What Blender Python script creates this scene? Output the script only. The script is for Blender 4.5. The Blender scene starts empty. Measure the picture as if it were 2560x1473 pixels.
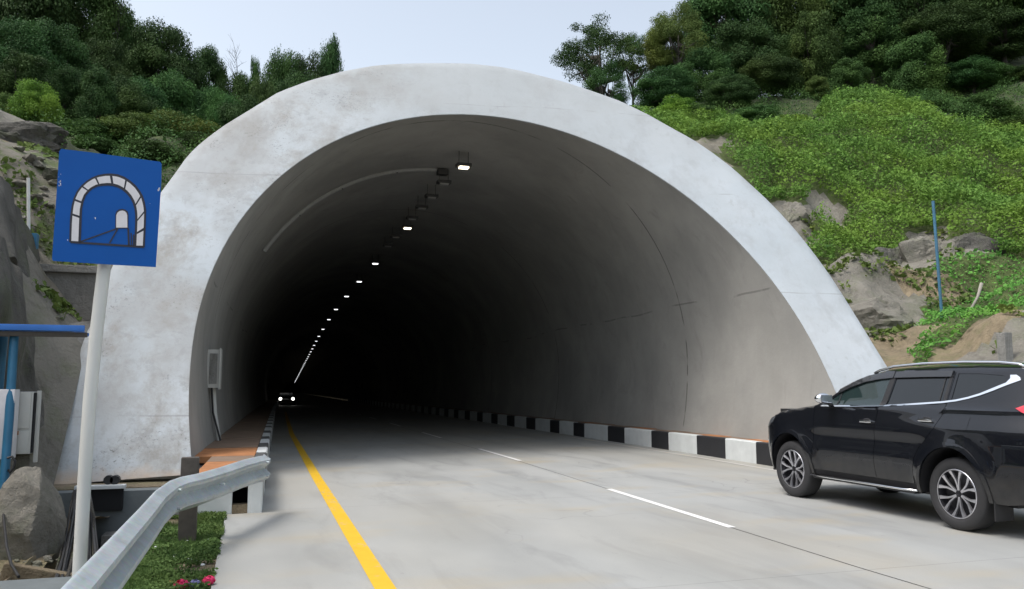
import bpy, bmesh, math, random
import numpy as np
from mathutils import Vector, Matrix
from mathutils.geometry import delaunay_2d_cdt
sc = bpy.context.scene
COL = sc.collection
R = math.radians
rnd = random.Random(7)
NR = np.random.RandomState(5)

# ------------------------------------------------------------------ camera, sky, sun, exposure
CAM_H = 1.54
PITCH, YAW = 6.351, 17.543
cam = bpy.data.objects.new('camera', bpy.data.cameras.new('camera'))
COL.objects.link(cam)
cam.data.sensor_width = 36
cam.data.lens = 2053 / 2560 * 36
cam.data.clip_start = 0.05
cam.data.clip_end = 3000
cam.location = (0, 0, CAM_H)
cam.rotation_euler = (R(90 + PITCH), 0, R(-YAW))
sc.camera = cam

SUN_EL, SUN_AZ = 62, 262          # degrees; azimuth clockwise from +Y
w = bpy.data.worlds.new('World'); sc.world = w; w.use_nodes = True
nt = w.node_tree; nt.nodes.clear()
wo = nt.nodes.new('ShaderNodeOutputWorld'); bg = nt.nodes.new('ShaderNodeBackground')
sky = nt.nodes.new('ShaderNodeTexSky'); sky.sky_type = 'NISHITA'; sky.sun_disc = False
sky.sun_elevation = R(SUN_EL); sky.sun_rotation = R(SUN_AZ)
sky.air_density = 1.0; sky.dust_density = 4.0; sky.ozone_density = 1.0; sky.altitude = 200
hs = nt.nodes.new('ShaderNodeHueSaturation'); hs.inputs['Saturation'].default_value = 0.48; hs.inputs['Hue'].default_value = 0.49
hs.inputs['Value'].default_value = 1.0
nt.links.new(sky.outputs[0], hs.inputs['Color']); nt.links.new(hs.outputs[0], bg.inputs[0])
bg.inputs[1].default_value = 0.15
nt.links.new(bg.outputs[0], wo.inputs[0])
sun = bpy.data.objects.new('sun', bpy.data.lights.new('sun', 'SUN')); COL.objects.link(sun)
sun.data.energy = 0.9; sun.data.angle = R(20); sun.data.color = (1.0, 0.95, 0.88)
az = R(SUN_AZ); el = R(SUN_EL)
sdir = Vector((math.sin(az) * math.cos(el), math.cos(az) * math.cos(el), math.sin(el)))
sun.rotation_euler = sdir.to_track_quat('Z', 'Y').to_euler(); sun.location = (0, -10, 40)
sc.view_settings.view_transform = 'Standard'; sc.view_settings.look = 'None'
sc.view_settings.exposure = 0.88; sc.view_settings.gamma = 1.0
sc.cycles.max_bounces = 10; sc.cycles.diffuse_bounces = 3; sc.cycles.glossy_bounces = 4
sc.cycles.transparent_max_bounces = 8

# ------------------------------------------------------------------ measuring helpers (photo pixel -> world point)
F, CX, CY, HH = 2053., 1280., 736.5, CAM_H
_y, _p = R(YAW), R(PITCH)
_f = np.array([math.sin(_y) * math.cos(_p), math.cos(_y) * math.cos(_p), math.sin(_p)])
_r = np.array([math.cos(_y), -math.sin(_y), 0.]); _u = np.cross(_r, _f)
_C = np.array([0, 0, HH])
def ray(px, py): return _f + _r * (px - CX) / F + _u * (CY - py) / F
def gz(px, py, z=0.): d = ray(px, py); return _C + d * (z - HH) / d[2]
def gy(px, py, y): d = ray(px, py); return _C + d * y / d[1]
def dg(x, y): return (x * 1.012, y * 1.012)

# ------------------------------------------------------------------ object helpers
def link(o, parent=None):
    COL.objects.link(o)
    if parent is not None: o.parent = parent
    return o
def tag(o, label=None, cat=None, group=None, kind=None):
    if label: o['label'] = label
    if cat: o['category'] = cat
    if group: o['group'] = group
    if kind: o['kind'] = kind
    return o
def empty(name, loc=(0, 0, 0), rz=0, **k):
    o = bpy.data.objects.new(name, None); o.location = loc; o.rotation_euler = (0, 0, rz)
    o.empty_display_size = 0.2; link(o); return tag(o, **k)
def mobj(name, verts, faces, mats, parent=None, midx=None, smooth=False, angle=None):
    me = bpy.data.meshes.new(name)
    me.from_pydata([tuple(map(float, v)) for v in verts], [], faces)
    for m in (mats if isinstance(mats, (list, tuple)) else [mats]): me.materials.append(m)
    if midx is not None: me.polygons.foreach_set('material_index', midx)
    if smooth: me.polygons.foreach_set('use_smooth', [True] * len(me.polygons))
    me.update()
    if smooth and angle: me.set_sharp_from_angle(angle=R(angle))
    return link(bpy.data.objects.new(name, me), parent)
def bm_obj(name, bm, mats, parent=None, smooth=False, angle=35):
    me = bpy.data.meshes.new(name); bm.normal_update(); bm.to_mesh(me); bm.free()
    for m in (mats if isinstance(mats, (list, tuple)) else [mats]): me.materials.append(m)
    if smooth:
        me.polygons.foreach_set('use_smooth', [True] * len(me.polygons))
        if angle: me.set_sharp_from_angle(angle=R(angle))
    return link(bpy.data.objects.new(name, me), parent)
def add_box(bm, c, s, rot=None, bevel=0.0, mi=0):
    r = bmesh.ops.create_cube(bm, size=1.0); vs = r['verts']
    bmesh.ops.scale(bm, vec=s, verts=vs)
    fs = list({f for v in vs for f in v.link_faces})
    if bevel:
        es = list({e for v in vs for e in v.link_edges})
        rb = bmesh.ops.bevel(bm, geom=es, offset=bevel, segments=2, profile=0.7, affect='EDGES')
        vs = list({v for f in rb['faces'] for v in f.verts} | {v for v in vs if v.is_valid})
        fs = list({f for v in vs for f in v.link_faces})
    if rot is not None: bmesh.ops.rotate(bm, cent=(0, 0, 0), matrix=rot, verts=vs)
    bmesh.ops.translate(bm, vec=c, verts=vs)
    for f in fs: f.material_index = mi
    return vs
def box(name, c, s, mat, parent=None, rot=None, bevel=0.0):
    bm = bmesh.new(); add_box(bm, c, s, rot, bevel); return bm_obj(name, bm, mat, parent, smooth=bevel > 0)
def tube_data(pts, rad, n=10, cap=True):
    pts = [Vector(p) for p in pts]; m = len(pts)
    rads = rad if isinstance(rad, (list, tuple)) else [rad] * m
    V, Fc = [], []
    t0 = (pts[1] - pts[0]).normalized()
    nrm = t0.orthogonal().normalized()
    for i, p in enumerate(pts):
        t = (pts[min(i + 1, m - 1)] - pts[max(i - 1, 0)]).normalized()
        nrm = (nrm - t * nrm.dot(t)).normalized(); b = t.cross(nrm)
        for k in range(n):
            a = 2 * math.pi * k / n
            V.append(p + (nrm * math.cos(a) + b * math.sin(a)) * rads[i])
    for i in range(m - 1):
        for k in range(n):
            Fc.append((i * n + k, i * n + (k + 1) % n, (i + 1) * n + (k + 1) % n, (i + 1) * n + k))
    if cap:
        Fc.append(tuple(range(n - 1, -1, -1))); Fc.append(tuple((m - 1) * n + k for k in range(n)))
    return V, Fc
def join(*parts):
    V, Fc = [], []
    for v, f in parts:
        o = len(V); V += list(v); Fc += [tuple(i + o for i in q) for q in f]
    return V, Fc
def tube(name, pts, rad, mat, parent=None, n=10):
    v, f = tube_data(pts, rad, n); return mobj(name, v, f, mat, parent, smooth=True, angle=50)
def lathe_data(prof, n=32, axis='x', c=(0, 0, 0), closed=False):
    V, Fc = [], []
    m = len(prof)
    for i in range(n):
        a = 2 * math.pi * i / n
        for (h, r) in prof:
            if axis == 'x': V.append((c[0] + h, c[1] + r * math.cos(a), c[2] + r * math.sin(a)))
            else: V.append((c[0] + r * math.cos(a), c[1] + r * math.sin(a), c[2] + h))
    for i in range(n):
        j = (i + 1) % n
        for k in range(m if closed else m - 1):
            k2 = (k + 1) % m
            Fc.append((i * m + k, i * m + k2, j * m + k2, j * m + k))
    return V, Fc
def quads(name, Q, mat, parent=None, smooth=False):
    """Q: (N,4,3) array of leaf quads"""
    Q = np.asarray(Q, dtype=np.float32); n = len(Q)
    me = bpy.data.meshes.new(name)
    me.vertices.add(n * 4); me.loops.add(n * 4); me.polygons.add(n)
    me.vertices.foreach_set('co', Q.reshape(-1))
    me.loops.foreach_set('vertex_index', np.arange(n * 4, dtype=np.int32))
    me.polygons.foreach_set('loop_start', np.arange(0, n * 4, 4, dtype=np.int32))
    try: me.polygons.foreach_set('loop_total', np.full(n, 4, dtype=np.int32))
    except Exception: pass
    me.materials.append(mat); me.update(calc_edges=True)
    return me if name.startswith('_') else link(bpy.data.objects.new(name, me), parent)
def leaf_quads(P, N, size, seed=0, elong=0.55, jitter=0.9, droop=0.0):
    """rhombic leaves at points P, roughly facing N"""
    r = np.random.RandomState(seed); n = len(P)
    N = N + r.normal(0, jitter, (n, 3)); N /= np.linalg.norm(N, axis=1, keepdims=True) + 1e-9
    A = r.normal(0, 1, (n, 3)); A[:, 2] -= droop
    T = A - N * (A * N).sum(1, keepdims=True); T /= np.linalg.norm(T, axis=1, keepdims=True) + 1e-9
    B = np.cross(N, T)
    s = (size * (0.6 + 0.8 * r.rand(n)))[:, None]
    return np.stack([P - T * s * .5, P + B * s * .5 * elong, P + T * s * .5, P - B * s * .5 * elong], 1)

# ------------------------------------------------------------------ materials
class NB:
    def __init__(s, name):
        s.m = bpy.data.materials.new(name); s.m.use_nodes = True; s.t = s.m.node_tree
        s.b = s.t.nodes['Principled BSDF']; s.out = s.t.nodes['Material Output']
        s.co = s.t.nodes.new('ShaderNodeTexCoord'); s.geo = s.t.nodes.new('ShaderNodeNewGeometry')
    def n(s, typ, **k):
        x = s.t.nodes.new(typ)
        for a, v in k.items(): setattr(x, a, v)
        return x
    def L(s, a, b): s.t.links.new(a, b)
    def pos(s, scale=(1, 1, 1)):
        mp = s.n('ShaderNodeMapping'); mp.inputs['Scale'].default_value = scale
        s.L(s.co.outputs['Object'], mp.inputs['Vector']); return mp.outputs[0]
    def noise(s, sc_=5, det=4, rough=.6, scale=(1, 1, 1), dist=0.0):
        x = s.n('ShaderNodeTexNoise'); x.inputs['Scale'].default_value = sc_
        x.inputs['Detail'].default_value = det; x.inputs['Roughness'].default_value = rough
        x.inputs['Distortion'].default_value = dist
        s.L(s.pos(scale), x.inputs['Vector']); return x.outputs['Fac']
    def ramp(s, fac, stops):
        x = s.n('ShaderNodeValToRGB'); e = x.color_ramp.elements
        while len(e) < len(stops): e.new(0.5)
        for i, (p, c) in enumerate(stops):
            e[i].position = p; e[i].color = (c, c, c, 1) if isinstance(c, (int, float)) else (*c, 1)
        s.L(fac, x.inputs[0]); return x.outputs[0]
    def mix(s, fac, a, b, mode='MIX'):
        x = s.n('ShaderNodeMix', data_type='RGBA', blend_type=mode)
        for i, v in ((0, fac), (6, a), (7, b)):
            if isinstance(v, (int, float)): x.inputs[i].default_value = v if i == 0 else (v, v, v, 1)
            elif isinstance(v, tuple): x.inputs[i].default_value = (*v, 1)
            else: s.L(v, x.inputs[i])
        return x.outputs[2]
    def math(s, op, a, b=0.0, c=0.0):
        x = s.n('ShaderNodeMath', operation=op)
        for i, v in enumerate((a, b, c)):
            if isinstance(v, (int, float)): x.inputs[i].default_value = v
            else: s.L(v, x.inputs[i])
        return x.outputs[0]
    def base(s, c):
        if isinstance(c, tuple): s.b.inputs['Base Color'].default_value = (*c, 1)
        else: s.L(c, s.b.inputs['Base Color'])
    def rough(s, v):
        if isinstance(v, (int, float)): s.b.inputs['Roughness'].default_value = v
        else: s.L(v, s.b.inputs['Roughness'])
    def bump(s, h, strength=.3, dist=.02):
        x = s.n('ShaderNodeBump'); x.inputs['Strength'].default_value = strength
        x.inputs['Distance'].default_value = dist
        s.L(h, x.inputs['Height']); s.L(x.outputs[0], s.b.inputs['Normal'])
def simple(name, col, rough=.6, metal=0., var=.15, sc_=8, bump=0., emit=None, spec=.5, coat=0.):
    b = NB(name)
    if var:
        n = b.noise(sc_, 4)
        b.base(b.mix(n, tuple(c * (1 - var) for c in col), tuple(min(1, c * (1 + var)) for c in col)))
    else: b.base(col)
    b.rough(rough); b.b.inputs['Metallic'].default_value = metal
    b.b.inputs['Specular IOR Level'].default_value = spec
    b.b.inputs['Coat Weight'].default_value = coat
    if bump: b.bump(b.noise(sc_ * 3, 5), bump, .01)
    if emit: b.b.inputs['Emission Color'].default_value = (*emit[0], 1); b.b.inputs['Emission Strength'].default_value = emit[1]
    return b.m

def mat_road():
    b = NB('concrete_pavement')
    big = b.noise(.22, 5, .6); mid = b.noise(1.1, 6, .62, (1.0, .35, 1)); fine = b.noise(60, 3)
    c = b.mix(b.ramp(big, [(.32, 0.), (.68, 1.)]), (.285, .293, .285), (.36, .368, .357))
    c = b.mix(b.math('MULTIPLY', b.ramp(mid, [(.40, 0.), (.75, 1.)]), .5), c, (.43, .435, .42))
    dk = b.noise(.8, 5, .6, (2.2, .5, 1), 1.0)
    c = b.mix(b.math('MULTIPLY', b.ramp(dk, [(.52, 0.), (.72, 1.)]), .6), c, (.215, .22, .215))
    # tan dust stains
    st = b.noise(.55, 4, .55, (.8, 1.6, 1)); c = b.mix(b.math('MULTIPLY', b.ramp(st, [(.54, 0.), (.72, 1.)]), .55), c, (.40, .335, .22))
    wm_ = b.ramp(b.noise(.18, 3, .5, (1.2, .6, 1)), [(.45, 0.), (.62, 1.)]); c = b.mix(b.math('MULTIPLY', wm_, .55), c, (.345, .325, .275))
    # tyre darkened lanes
    sep = b.n('ShaderNodeSeparateXYZ'); b.L(b.co.outputs['Object'], sep.inputs[0])
    c = b.mix(b.math('MULTIPLY', b.ramp(fine, [(.3, 1.), (.55, 0.)]), .18), c, (.24, .24, .23))
    tx = b.math('ADD', sep.outputs[0], b.math('MULTIPLY', b.noise(.15, 2), 1.2))
    trk = b.ramp(b.math('ABSOLUTE', b.math('SUBTRACT', b.math('FRACT', b.math('MULTIPLY', tx, .49)), .5)), [(.02, 1.), (.20, 0.)])
    c = b.mix(b.math('MULTIPLY', b.math('MULTIPLY', trk, b.ramp(b.noise(.5, 4, .6, (2, .25, 1)), [(.35, 0.), (.65, 1.)])), .35), c, (.20, .205, .20))
    oil = b.ramp(b.noise(4.5, 5, .6, (1, .6, 1)), [(.68, 0.), (.74, 1.)])
    c = b.mix(b.math('MULTIPLY', oil, .35), c, (.16, .155, .145))
    # transverse slab joints every 5 m
    jy = b.math('ABSOLUTE', b.math('SUBTRACT', b.math('FRACT', b.math('MULTIPLY', b.math('ADD', sep.outputs[1], 1.6), 1 / 5.)), .5))
    wob = b.math('MULTIPLY', b.math('SUBTRACT', b.noise(3, 3), .5), .002)
    j = b.math('LESS_THAN', b.math('ADD', jy, wob), .0011)
    c = b.mix(b.math('MULTIPLY', j, .55), c, (.14, .14, .13))
    # thin wandering hairline cracks
    v = b.n('ShaderNodeTexVoronoi', feature='DISTANCE_TO_EDGE'); v.inputs['Scale'].default_value = .28
    dn = b.n('ShaderNodeTexNoise'); dn.inputs['Scale'].default_value = 1.2; b.L(b.co.outputs['Object'], dn.inputs['Vector'])
    va = b.n('ShaderNodeVectorMath', operation='ADD'); b.L(b.co.outputs['Object'], va.inputs[0]); b.L(dn.outputs['Color'], va.inputs[1])
    b.L(va.outputs[0], v.inputs['Vector'])
    cr = b.math('MULTIPLY', b.math('LESS_THAN', v.outputs['Distance'], .0035), b.ramp(b.noise(.4, 2), [(.5, 0.), (.6, 1.)]))
    c = b.mix(b.math('MULTIPLY', cr, .45), c, (.2, .2, .19))
    b.base(c); b.rough(b.ramp(mid, [(.3, .62), (.8, .85)]))
    b.bump(b.math('ADD', b.math('MULTIPLY', fine, .5), b.math('MULTIPLY', b.noise(9, 5), .6)), .12, .01)
    return b.m
def mat_paint_line(name, col, worn, ws=.5):
    b = NB(name)
    n = b.noise(14, 6, .7); n2 = b.noise(1.3, 3)
    f = b.ramp(b.math('ADD', b.math('MULTIPLY', n, .55), b.math('MULTIPLY', n2, .45)), [(ws - .03, 1.), (ws + .05, 0.)])
    c = b.mix(b.noise(5, 4), tuple(x * .86 for x in col), tuple(min(1, x * 1.06) for x in col))
    b.base(b.mix(f, c, worn)); b.rough(.6); b.bump(b.noise(60, 3), .1, .006)
    return b.m
def mat_portal():
    b = NB('weathered_white_paint')
    sep = b.n('ShaderNodeSeparateXYZ'); b.L(b.co.outputs['Object'], sep.inputs[0])
    X, Z = sep.outputs[0], sep.outputs[2]
    big = b.noise(.35, 4, .55); c = b.mix(b.ramp(big, [(.3, 0.), (.7, 1.)]), (.385, .43, .46), (.49, .53, .56))
    # greyer towards the crown
    zz = b.n('ShaderNodeMapRange'); b.L(b.math('ADD', Z, b.math('MULTIPLY', b.noise(.6, 4), 2.5)), zz.inputs[0])
    for i, v in ((1, 6.8), (2, 10.0)): zz.inputs[i].default_value = v
    c = b.mix(b.math('MULTIPLY', zz.outputs[0], .75), c, (.34, .36, .365))
    # streaks running down
    st = b.noise(2.0, 6, .65, (1.0, 1.0, .10), .2)
    c = b.mix(b.math('MULTIPLY', b.ramp(st, [(.50, 0.), (.66, 1.)]), .40), c, (.31, .325, .335))
    # ochre / grey weathering on the left haunch and leg
    xm = b.n('ShaderNodeMapRange'); b.L(X, xm.inputs[0])
    for i, v in ((1, .8), (2, 4.2), (3, 1.), (4, .14)): xm.inputs[i].default_value = v
    wn = b.ramp(b.noise(.8, 8, .72, (1, 1, .55), .15), [(.47, 0.), (.62, 1.)])
    c = b.mix(b.math('MULTIPLY', b.math('MULTIPLY', wn, xm.outputs[0]), .85), c, (.27, .262, .24))
    wn2 = b.ramp(b.noise(2.4, 8, .75, (1, 1, 1), .4), [(.53, 0.), (.60, 1.)])
    c = b.mix(b.math('MULTIPLY', b.math('MULTIPLY', wn2, xm.outputs[0]), .36), c, (.24, .25, .25))
    # broad dull patches, drips below the rim and faint pour joints
    bp = b.ramp(b.noise(.42, 5, .6, (1, 1, .7)), [(.47, 0.), (.60, 1.)])
    c = b.mix(b.math('MULTIPLY', b.math('MULTIPLY', bp, xm.outputs[0]), .6), c, (.29, .295, .29))
    dr = b.ramp(b.noise(6.5, 5, .6, (1, 1, .07)), [(.57, 0.), (.66, 1.)]); dm = b.ramp(b.noise(.5, 3), [(.48, 0.), (.6, 1.)])
    c = b.mix(b.math('MULTIPLY', b.math('MULTIPLY', dr, dm), .30), c, (.27, .275, .27))
    pj = b.math('LESS_THAN', b.math('ABSOLUTE', b.math('SUBTRACT', b.math('FRACT', b.math('MULTIPLY', b.math('ADD', Z, b.math('MULTIPLY', b.noise(.4, 2), .25)), .42)), .5)), .005)
    c = b.mix(b.math('MULTIPLY', b.math('MULTIPLY', pj, b.ramp(b.noise(.7, 3), [(.48, 0.), (.56, 1.)])), .45), c, (.22, .22, .215))
    # small dark flecks of mould in clusters
    sp = b.ramp(b.noise(20, 6, .75), [(.555, 0.), (.63, 1.)]); cl = b.ramp(b.noise(.95, 4, .65), [(.50, 0.), (.62, 1.)])
    c = b.mix(b.math('MULTIPLY', b.math('MULTIPLY', sp, cl), b.math('MULTIPLY', xm.outputs[0], .75)), c, (.12, .12, .11))
    # bare clay-stained foot
    zf = b.n('ShaderNodeMapRange'); b.L(b.math('ADD', Z, b.math('MULTIPLY', b.noise(3, 5), -.5)), zf.inputs[0])
    for i, v in ((1, -.14), (2, .12), (3, 1.), (4, 0.)): zf.inputs[i].default_value = v
    c = b.mix(b.math('MULTIPLY', zf.outputs[0], .75), c, (.50, .38, .27))
    b.base(c); b.rough(.75)
    b.bump(b.math('ADD', b.noise(18, 6, .7), b.math('MULTIPLY', b.noise(1.6, 4), 2.0)), .28, .025)
    return b.m
def mat_lining():
    b = NB('tunnel_lining_concrete')
    sep = b.n('ShaderNodeSeparateXYZ'); b.L(b.co.outputs['Object'], sep.inputs[0])
    c = b.mix(b.ramp(b.noise(.45, 5, .6), [(.3, 0.), (.7, 1.)]), (.315, .31, .29), (.40, .392, .368))
    st = b.noise(3, 5, .6, (1, 1, .12)); c = b.mix(b.math('MULTIPLY', b.ramp(st, [(.45, 0.), (.7, 1.)]), .18), c, (.42, .41, .39))
    dk = b.noise(1.2, 6, .7, (1, 1, .5), 1.5); c = b.mix(b.math('MULTIPLY', b.ramp(dk, [(.55, 0.), (.75, 1.)]), .35), c, (.19, .185, .175))
    jy = b.math('ABSOLUTE', b.math('SUBTRACT', b.math('FRACT', b.math('MULTIPLY', b.math('SUBTRACT', sep.outputs[1], 13.6), .1)), .5))
    j = b.math('LESS_THAN', jy, .0022)
    brk = b.ramp(b.noise(1.0, 3), [(.42, 0.), (.5, 1.)])
    c = b.mix(b.math('MULTIPLY', b.math('MULTIPLY', j, brk), .7), c, (.06, .06, .055))
    bl = b.ramp(b.noise(.28, 5, .62), [(.42, 0.), (.60, 1.)]); c = b.mix(b.math('MULTIPLY', bl, .45), c, (.235, .235, .225))
    hz = b.math('LESS_THAN', b.math('ABSOLUTE', b.math('SUBTRACT', sep.outputs[2], b.math('ADD', 3.3, b.math('MULTIPLY', b.noise(.25, 2), .5)))), .02)
    c = b.mix(b.math('MULTIPLY', b.math('MULTIPLY', hz, b.ramp(b.noise(.8, 3), [(.5, 0.), (.56, 1.)])), .5), c, (.12, .12, .115))
    b.base(c); b.rough(1.); b.b.inputs['Specular IOR Level'].default_value = .04; b.bump(b.math('ADD', b.noise(14, 5), b.math('MULTIPLY', b.noise(.9, 3), 3.)), .2, .02)
    return b.m
def mat_rock(name, a, bb, dark, moss=0., streak=True, sc_=1.0):
    b = NB(name)
    c = b.mix(b.ramp(b.noise(.8 * sc_, 7, .65), [(.3, 0.), (.7, 1.)]), a, bb)
    if streak:
        st = b.noise(2.2 * sc_, 6, .7, (1.2, 1.2, .3), .8); c = b.mix(b.math('MULTIPLY', b.ramp(st, [(.5, 0.), (.68, 1.)]), .7), c, dark)
    if moss:
        mo = b.noise(1.3, 6, .7); c = b.mix(b.math('MULTIPLY', b.ramp(mo, [(.5, 0.), (.6, 1.)]), moss), c, (.09, .13, .03))
    sp = b.ramp(b.noise(9 * sc_, 5, .7), [(.66, 0.), (.72, 1.)]); c = b.mix(b.math('MULTIPLY', sp, .3), c, tuple(min(1, x * 1.9) for x in bb))
    b.base(c); b.rough(.9)
    b.bump(b.math('ADD', b.noise(3 * sc_, 9, .7), b.math('MULTIPLY', b.noise(16 * sc_, 6, .7), .4)), .9, .09)
    return b.m
def mat_leaf(name, dark, light, trans=.25, hue=.02):
    b = NB(name)
    oi = b.n('ShaderNodeObjectInfo')
    c = b.mix(b.geo.outputs['Random Per Island'], dark, light)
    cl = b.ramp(b.noise(1.4, 3), [(.38, 0.), (.62, 1.)])
    c = b.mix(b.math('MULTIPLY', cl, .5), c, tuple(min(1, x * 1.5) for x in light))
    pt = b.ramp(b.noise(.33, 3), [(.45, 0.), (.62, 1.)])
    c = b.mix(b.math('MULTIPLY', pt, .40), c, (min(1, light[0] * 1.6), light[1] * 1.25, light[2] * .8))
    h = b.n('ShaderNodeHueSaturation')
    b.L(b.math('ADD', .5 - hue, b.math('MULTIPLY', oi.outputs['Random'], hue * 2)), h.inputs['Hue'])
    b.L(b.math('ADD', .8, b.math('MULTIPLY', oi.outputs['Random'], .4)), h.inputs['Value'])
    b.L(c, h.inputs['Color'])
    b.base(h.outputs[0]); b.rough(.65); b.b.inputs['Specular IOR Level'].default_value = .12
    tr = b.n('ShaderNodeBsdfTranslucent'); b.L(h.outputs[0], tr.inputs[0])
    mx = b.n('ShaderNodeMixShader'); mx.inputs[0].default_value = trans
    b.L(b.b.outputs[0], mx.inputs[1]); b.L(tr.outputs[0], mx.inputs[2]); b.L(mx.outputs[0], b.out.inputs[0])
    return b.m
M = dict(
    road=mat_road(),
    yellow=mat_paint_line('yellow_line_paint', (.72, .44, .02), (.42, .40, .32), .385),
    faint=mat_paint_line('faded_yellow_paint', (.62, .50, .22), (.46, .45, .42), .58),
    white=mat_paint_line('white_line_paint', (.78, .78, .76), (.42, .42, .40), .37),
    portal=mat_portal(), lining=mat_lining(),
    kerb_w=simple('kerb_white_paint', (.62, .65, .65), .6, var=.22, sc_=3, bump=.2),
    kerb_b=simple('kerb_black_paint', (.022, .023, .027), .5, var=.4, sc_=3, bump=.2),
    kerb_g=simple('worn_black_kerb_paint', (.085, .088, .088), .6, var=.5, sc_=4, bump=.2),
    orange=simple('orange_walkway', (.38, .165, .065), .9, var=.5, sc_=5, bump=.4),
    orange_d=simple('brown_walkway', (.22, .155, .11), .8, var=.3, sc_=3, bump=.3),  # brown slab colour, mostly on the slabs further in
    conc=mat_rock('grey_concrete', (.25, .25, .235), (.34, .335, .315), (.15, .15, .14), 0, True, 1.5),
    concblue=simple('blue_grey_concrete', (.135, .155, .16), .8, var=.25, sc_=5, bump=.4),
    dark=simple('dark_recess', (.012, .013, .015), .9, var=.2),
    galv=None, post=simple('dull_brown_steel', (.085, .075, .065), .7, .2, var=.4, sc_=12, bump=.3),
    polewhite=simple('white_pole_paint', (.66, .67, .65), .45, var=.08, sc_=3, bump=.05),
    signblue=simple('sign_blue_enamel', (.004, .088, .37), .5, var=.10, sc_=3, spec=.2),
    signwhite=simple('sign_white', (.68, .67, .70), .5, var=.12, sc_=14),
    signblack=simple('sign_black', (.018, .02, .035), .5, var=.2),
    bluemetal=simple('blue_roof_metal', (.035, .17, .56), .4, var=.25, sc_=4),
    teal=simple('teal_post_paint', (.02, .13, .24), .45, var=.35, sc_=3),
    bluepole=simple('faded_blue_pole_paint', (.06, .17, .27), .5, var=.3, sc_=4),
    panel=simple('offwhite_cabinet', (.52, .52, .49), .5, var=.12, sc_=3, bump=.1),
    black=simple('black_rubber', (.02, .02, .021), .55, var=.3),
    shot=mat_rock('dark_sprayed_concrete', (.065, .062, .055), (.125, .12, .105), (.028, .027, .023), .22, True, 1.4),
    shotl=mat_rock('light_sprayed_concrete', (.155, .145, .12), (.235, .222, .19), (.08, .073, .06), .2),
    retw=mat_rock('grey_wall_concrete', (.20, .195, .18), (.28, .27, .25), (.12, .115, .105), 0.),
    soil=mat_rock('tan_soil', (.17, .135, .085), (.30, .24, .155), (.10, .085, .055), .25, True, 1.6),
    boulder=mat_rock('boulder_stone', (.17, .16, .135), (.27, .25, .21), (.10, .095, .08), .2),
    bark=mat_rock('bark', (.04, .036, .03), (.08, .072, .06), (.035, .03, .025), .3, True, 3),
    deadwood=simple('bleached_wood', (.3, .28, .24), .8, var=.3),
    leafd=mat_leaf('leaf_dark', (.020, .050, .017), (.050, .100, .030), .16),
    leafm=mat_leaf('leaf_mid', (.028, .068, .020), (.072, .140, .040), .18),
    leafo=mat_leaf('leaf_olive', (.045, .082, .020), (.115, .165, .045), .2),
    leafl=mat_leaf('leaf_light', (.06, .14, .022), (.15, .27, .045), .25),
    under_leaf=mat_leaf('undergrowth_leaf', (.022, .058, .016), (.056, .110, .028), .14),
    vine=mat_leaf('vine_leaf', (.036, .102, .020), (.135, .265, .052), .22),
    grass=mat_leaf('grass_leaf', (.028, .062, .016), (.10, .15, .045), .2),
    pink=simple('pink_cloth', (.72, .03, .14), .7, var=.3, sc_=20),
    lilac=simple('lilac_cloth', (.22, .22, .42), .7, var=.4, sc_=20),
    carblack=None, glass=None,
    lamp=simple('lamp_glass', (.8, .8, .7), .5, var=0, emit=((1, .86, .62), 2.6)),
    lampfar=simple('lamp_glass_white', (.8, .8, .8), .5, var=0, emit=((.95, .97, 1), 1.3)),
    duct=simple('dull_grey_conduit', (.34, .34, .33), .6, var=.2),
    lampbody=simple('dark_lamp_housing', (.05, .05, .05), .5, var=.2),
    headlamp=simple('headlamp_lit', (.8, .8, .8), .3, var=0, emit=((1, .97, .9), 3.)),
)
def mat_galv():
    b = NB('galvanised_steel')
    c = b.mix(b.noise(4, 5, .6), (.34, .39, .41), (.60, .65, .67))
    v = b.n('ShaderNodeTexVoronoi'); v.inputs['Scale'].default_value = 38; b.L(b.co.outputs['Object'], v.inputs['Vector'])
    c = b.mix(.14, c, v.outputs['Color'], 'SOFT_LIGHT')
    c = b.mix(b.math('MULTIPLY', b.ramp(b.noise(5, 6, .7), [(.58, 0.), (.7, 1.)]), .5), c, (.30, .28, .24))
    b.base(c); b.b.inputs['Metallic'].default_value = .35
    b.rough(b.ramp(b.noise(9, 4), [(.3, .38), (.8, .62)])); b.bump(b.noise(20, 4), .08, .01)
    return b.m
M['galv'] = mat_galv()
def mat_car():
    b = NB('black_car_paint'); sp_ = b.n('ShaderNodeSeparateXYZ'); b.L(b.co.outputs['Object'], sp_.inputs[0])
    low = b.ramp(b.math('ADD', sp_.outputs[2], b.math('MULTIPLY', b.noise(7, 5), .35)), [(.45, 1.), (.85, 0.)])
    b.base(b.mix(b.math('MULTIPLY', low, .22), (.004, .005, .008), (.16, .15, .13))); b.rough(.5)
    b.b.inputs['Specular IOR Level'].default_value = .08
    b.b.inputs['Coat Weight'].default_value = 1.; b.b.inputs['Coat Roughness'].default_value = .025
    return b.m
M['carblack'] = mat_car()
def mat_glass(name, c, r=.02):
    b = NB(name); b.base(c); b.rough(r); b.b.inputs['Specular IOR Level'].default_value = .5
    b.b.inputs['Coat Weight'].default_value = .25; b.b.inputs['Coat Roughness'].default_value = .01
    return b.m
M['glass'] = mat_glass('tinted_car_glass', (.004, .006, .007))
M['glassf'] = mat_glass('greenish_car_glass', (.016, .030, .030))
M['visor'] = mat_glass('smoked_visor', (.03, .032, .036), .12)
M['chrome'] = simple('chrome', (.86, .87, .89), .1, 1.0, var=0)
M['tyre'] = simple('tyre_rubber', (.028, .028, .03), .75, var=.25, sc_=10)
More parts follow.
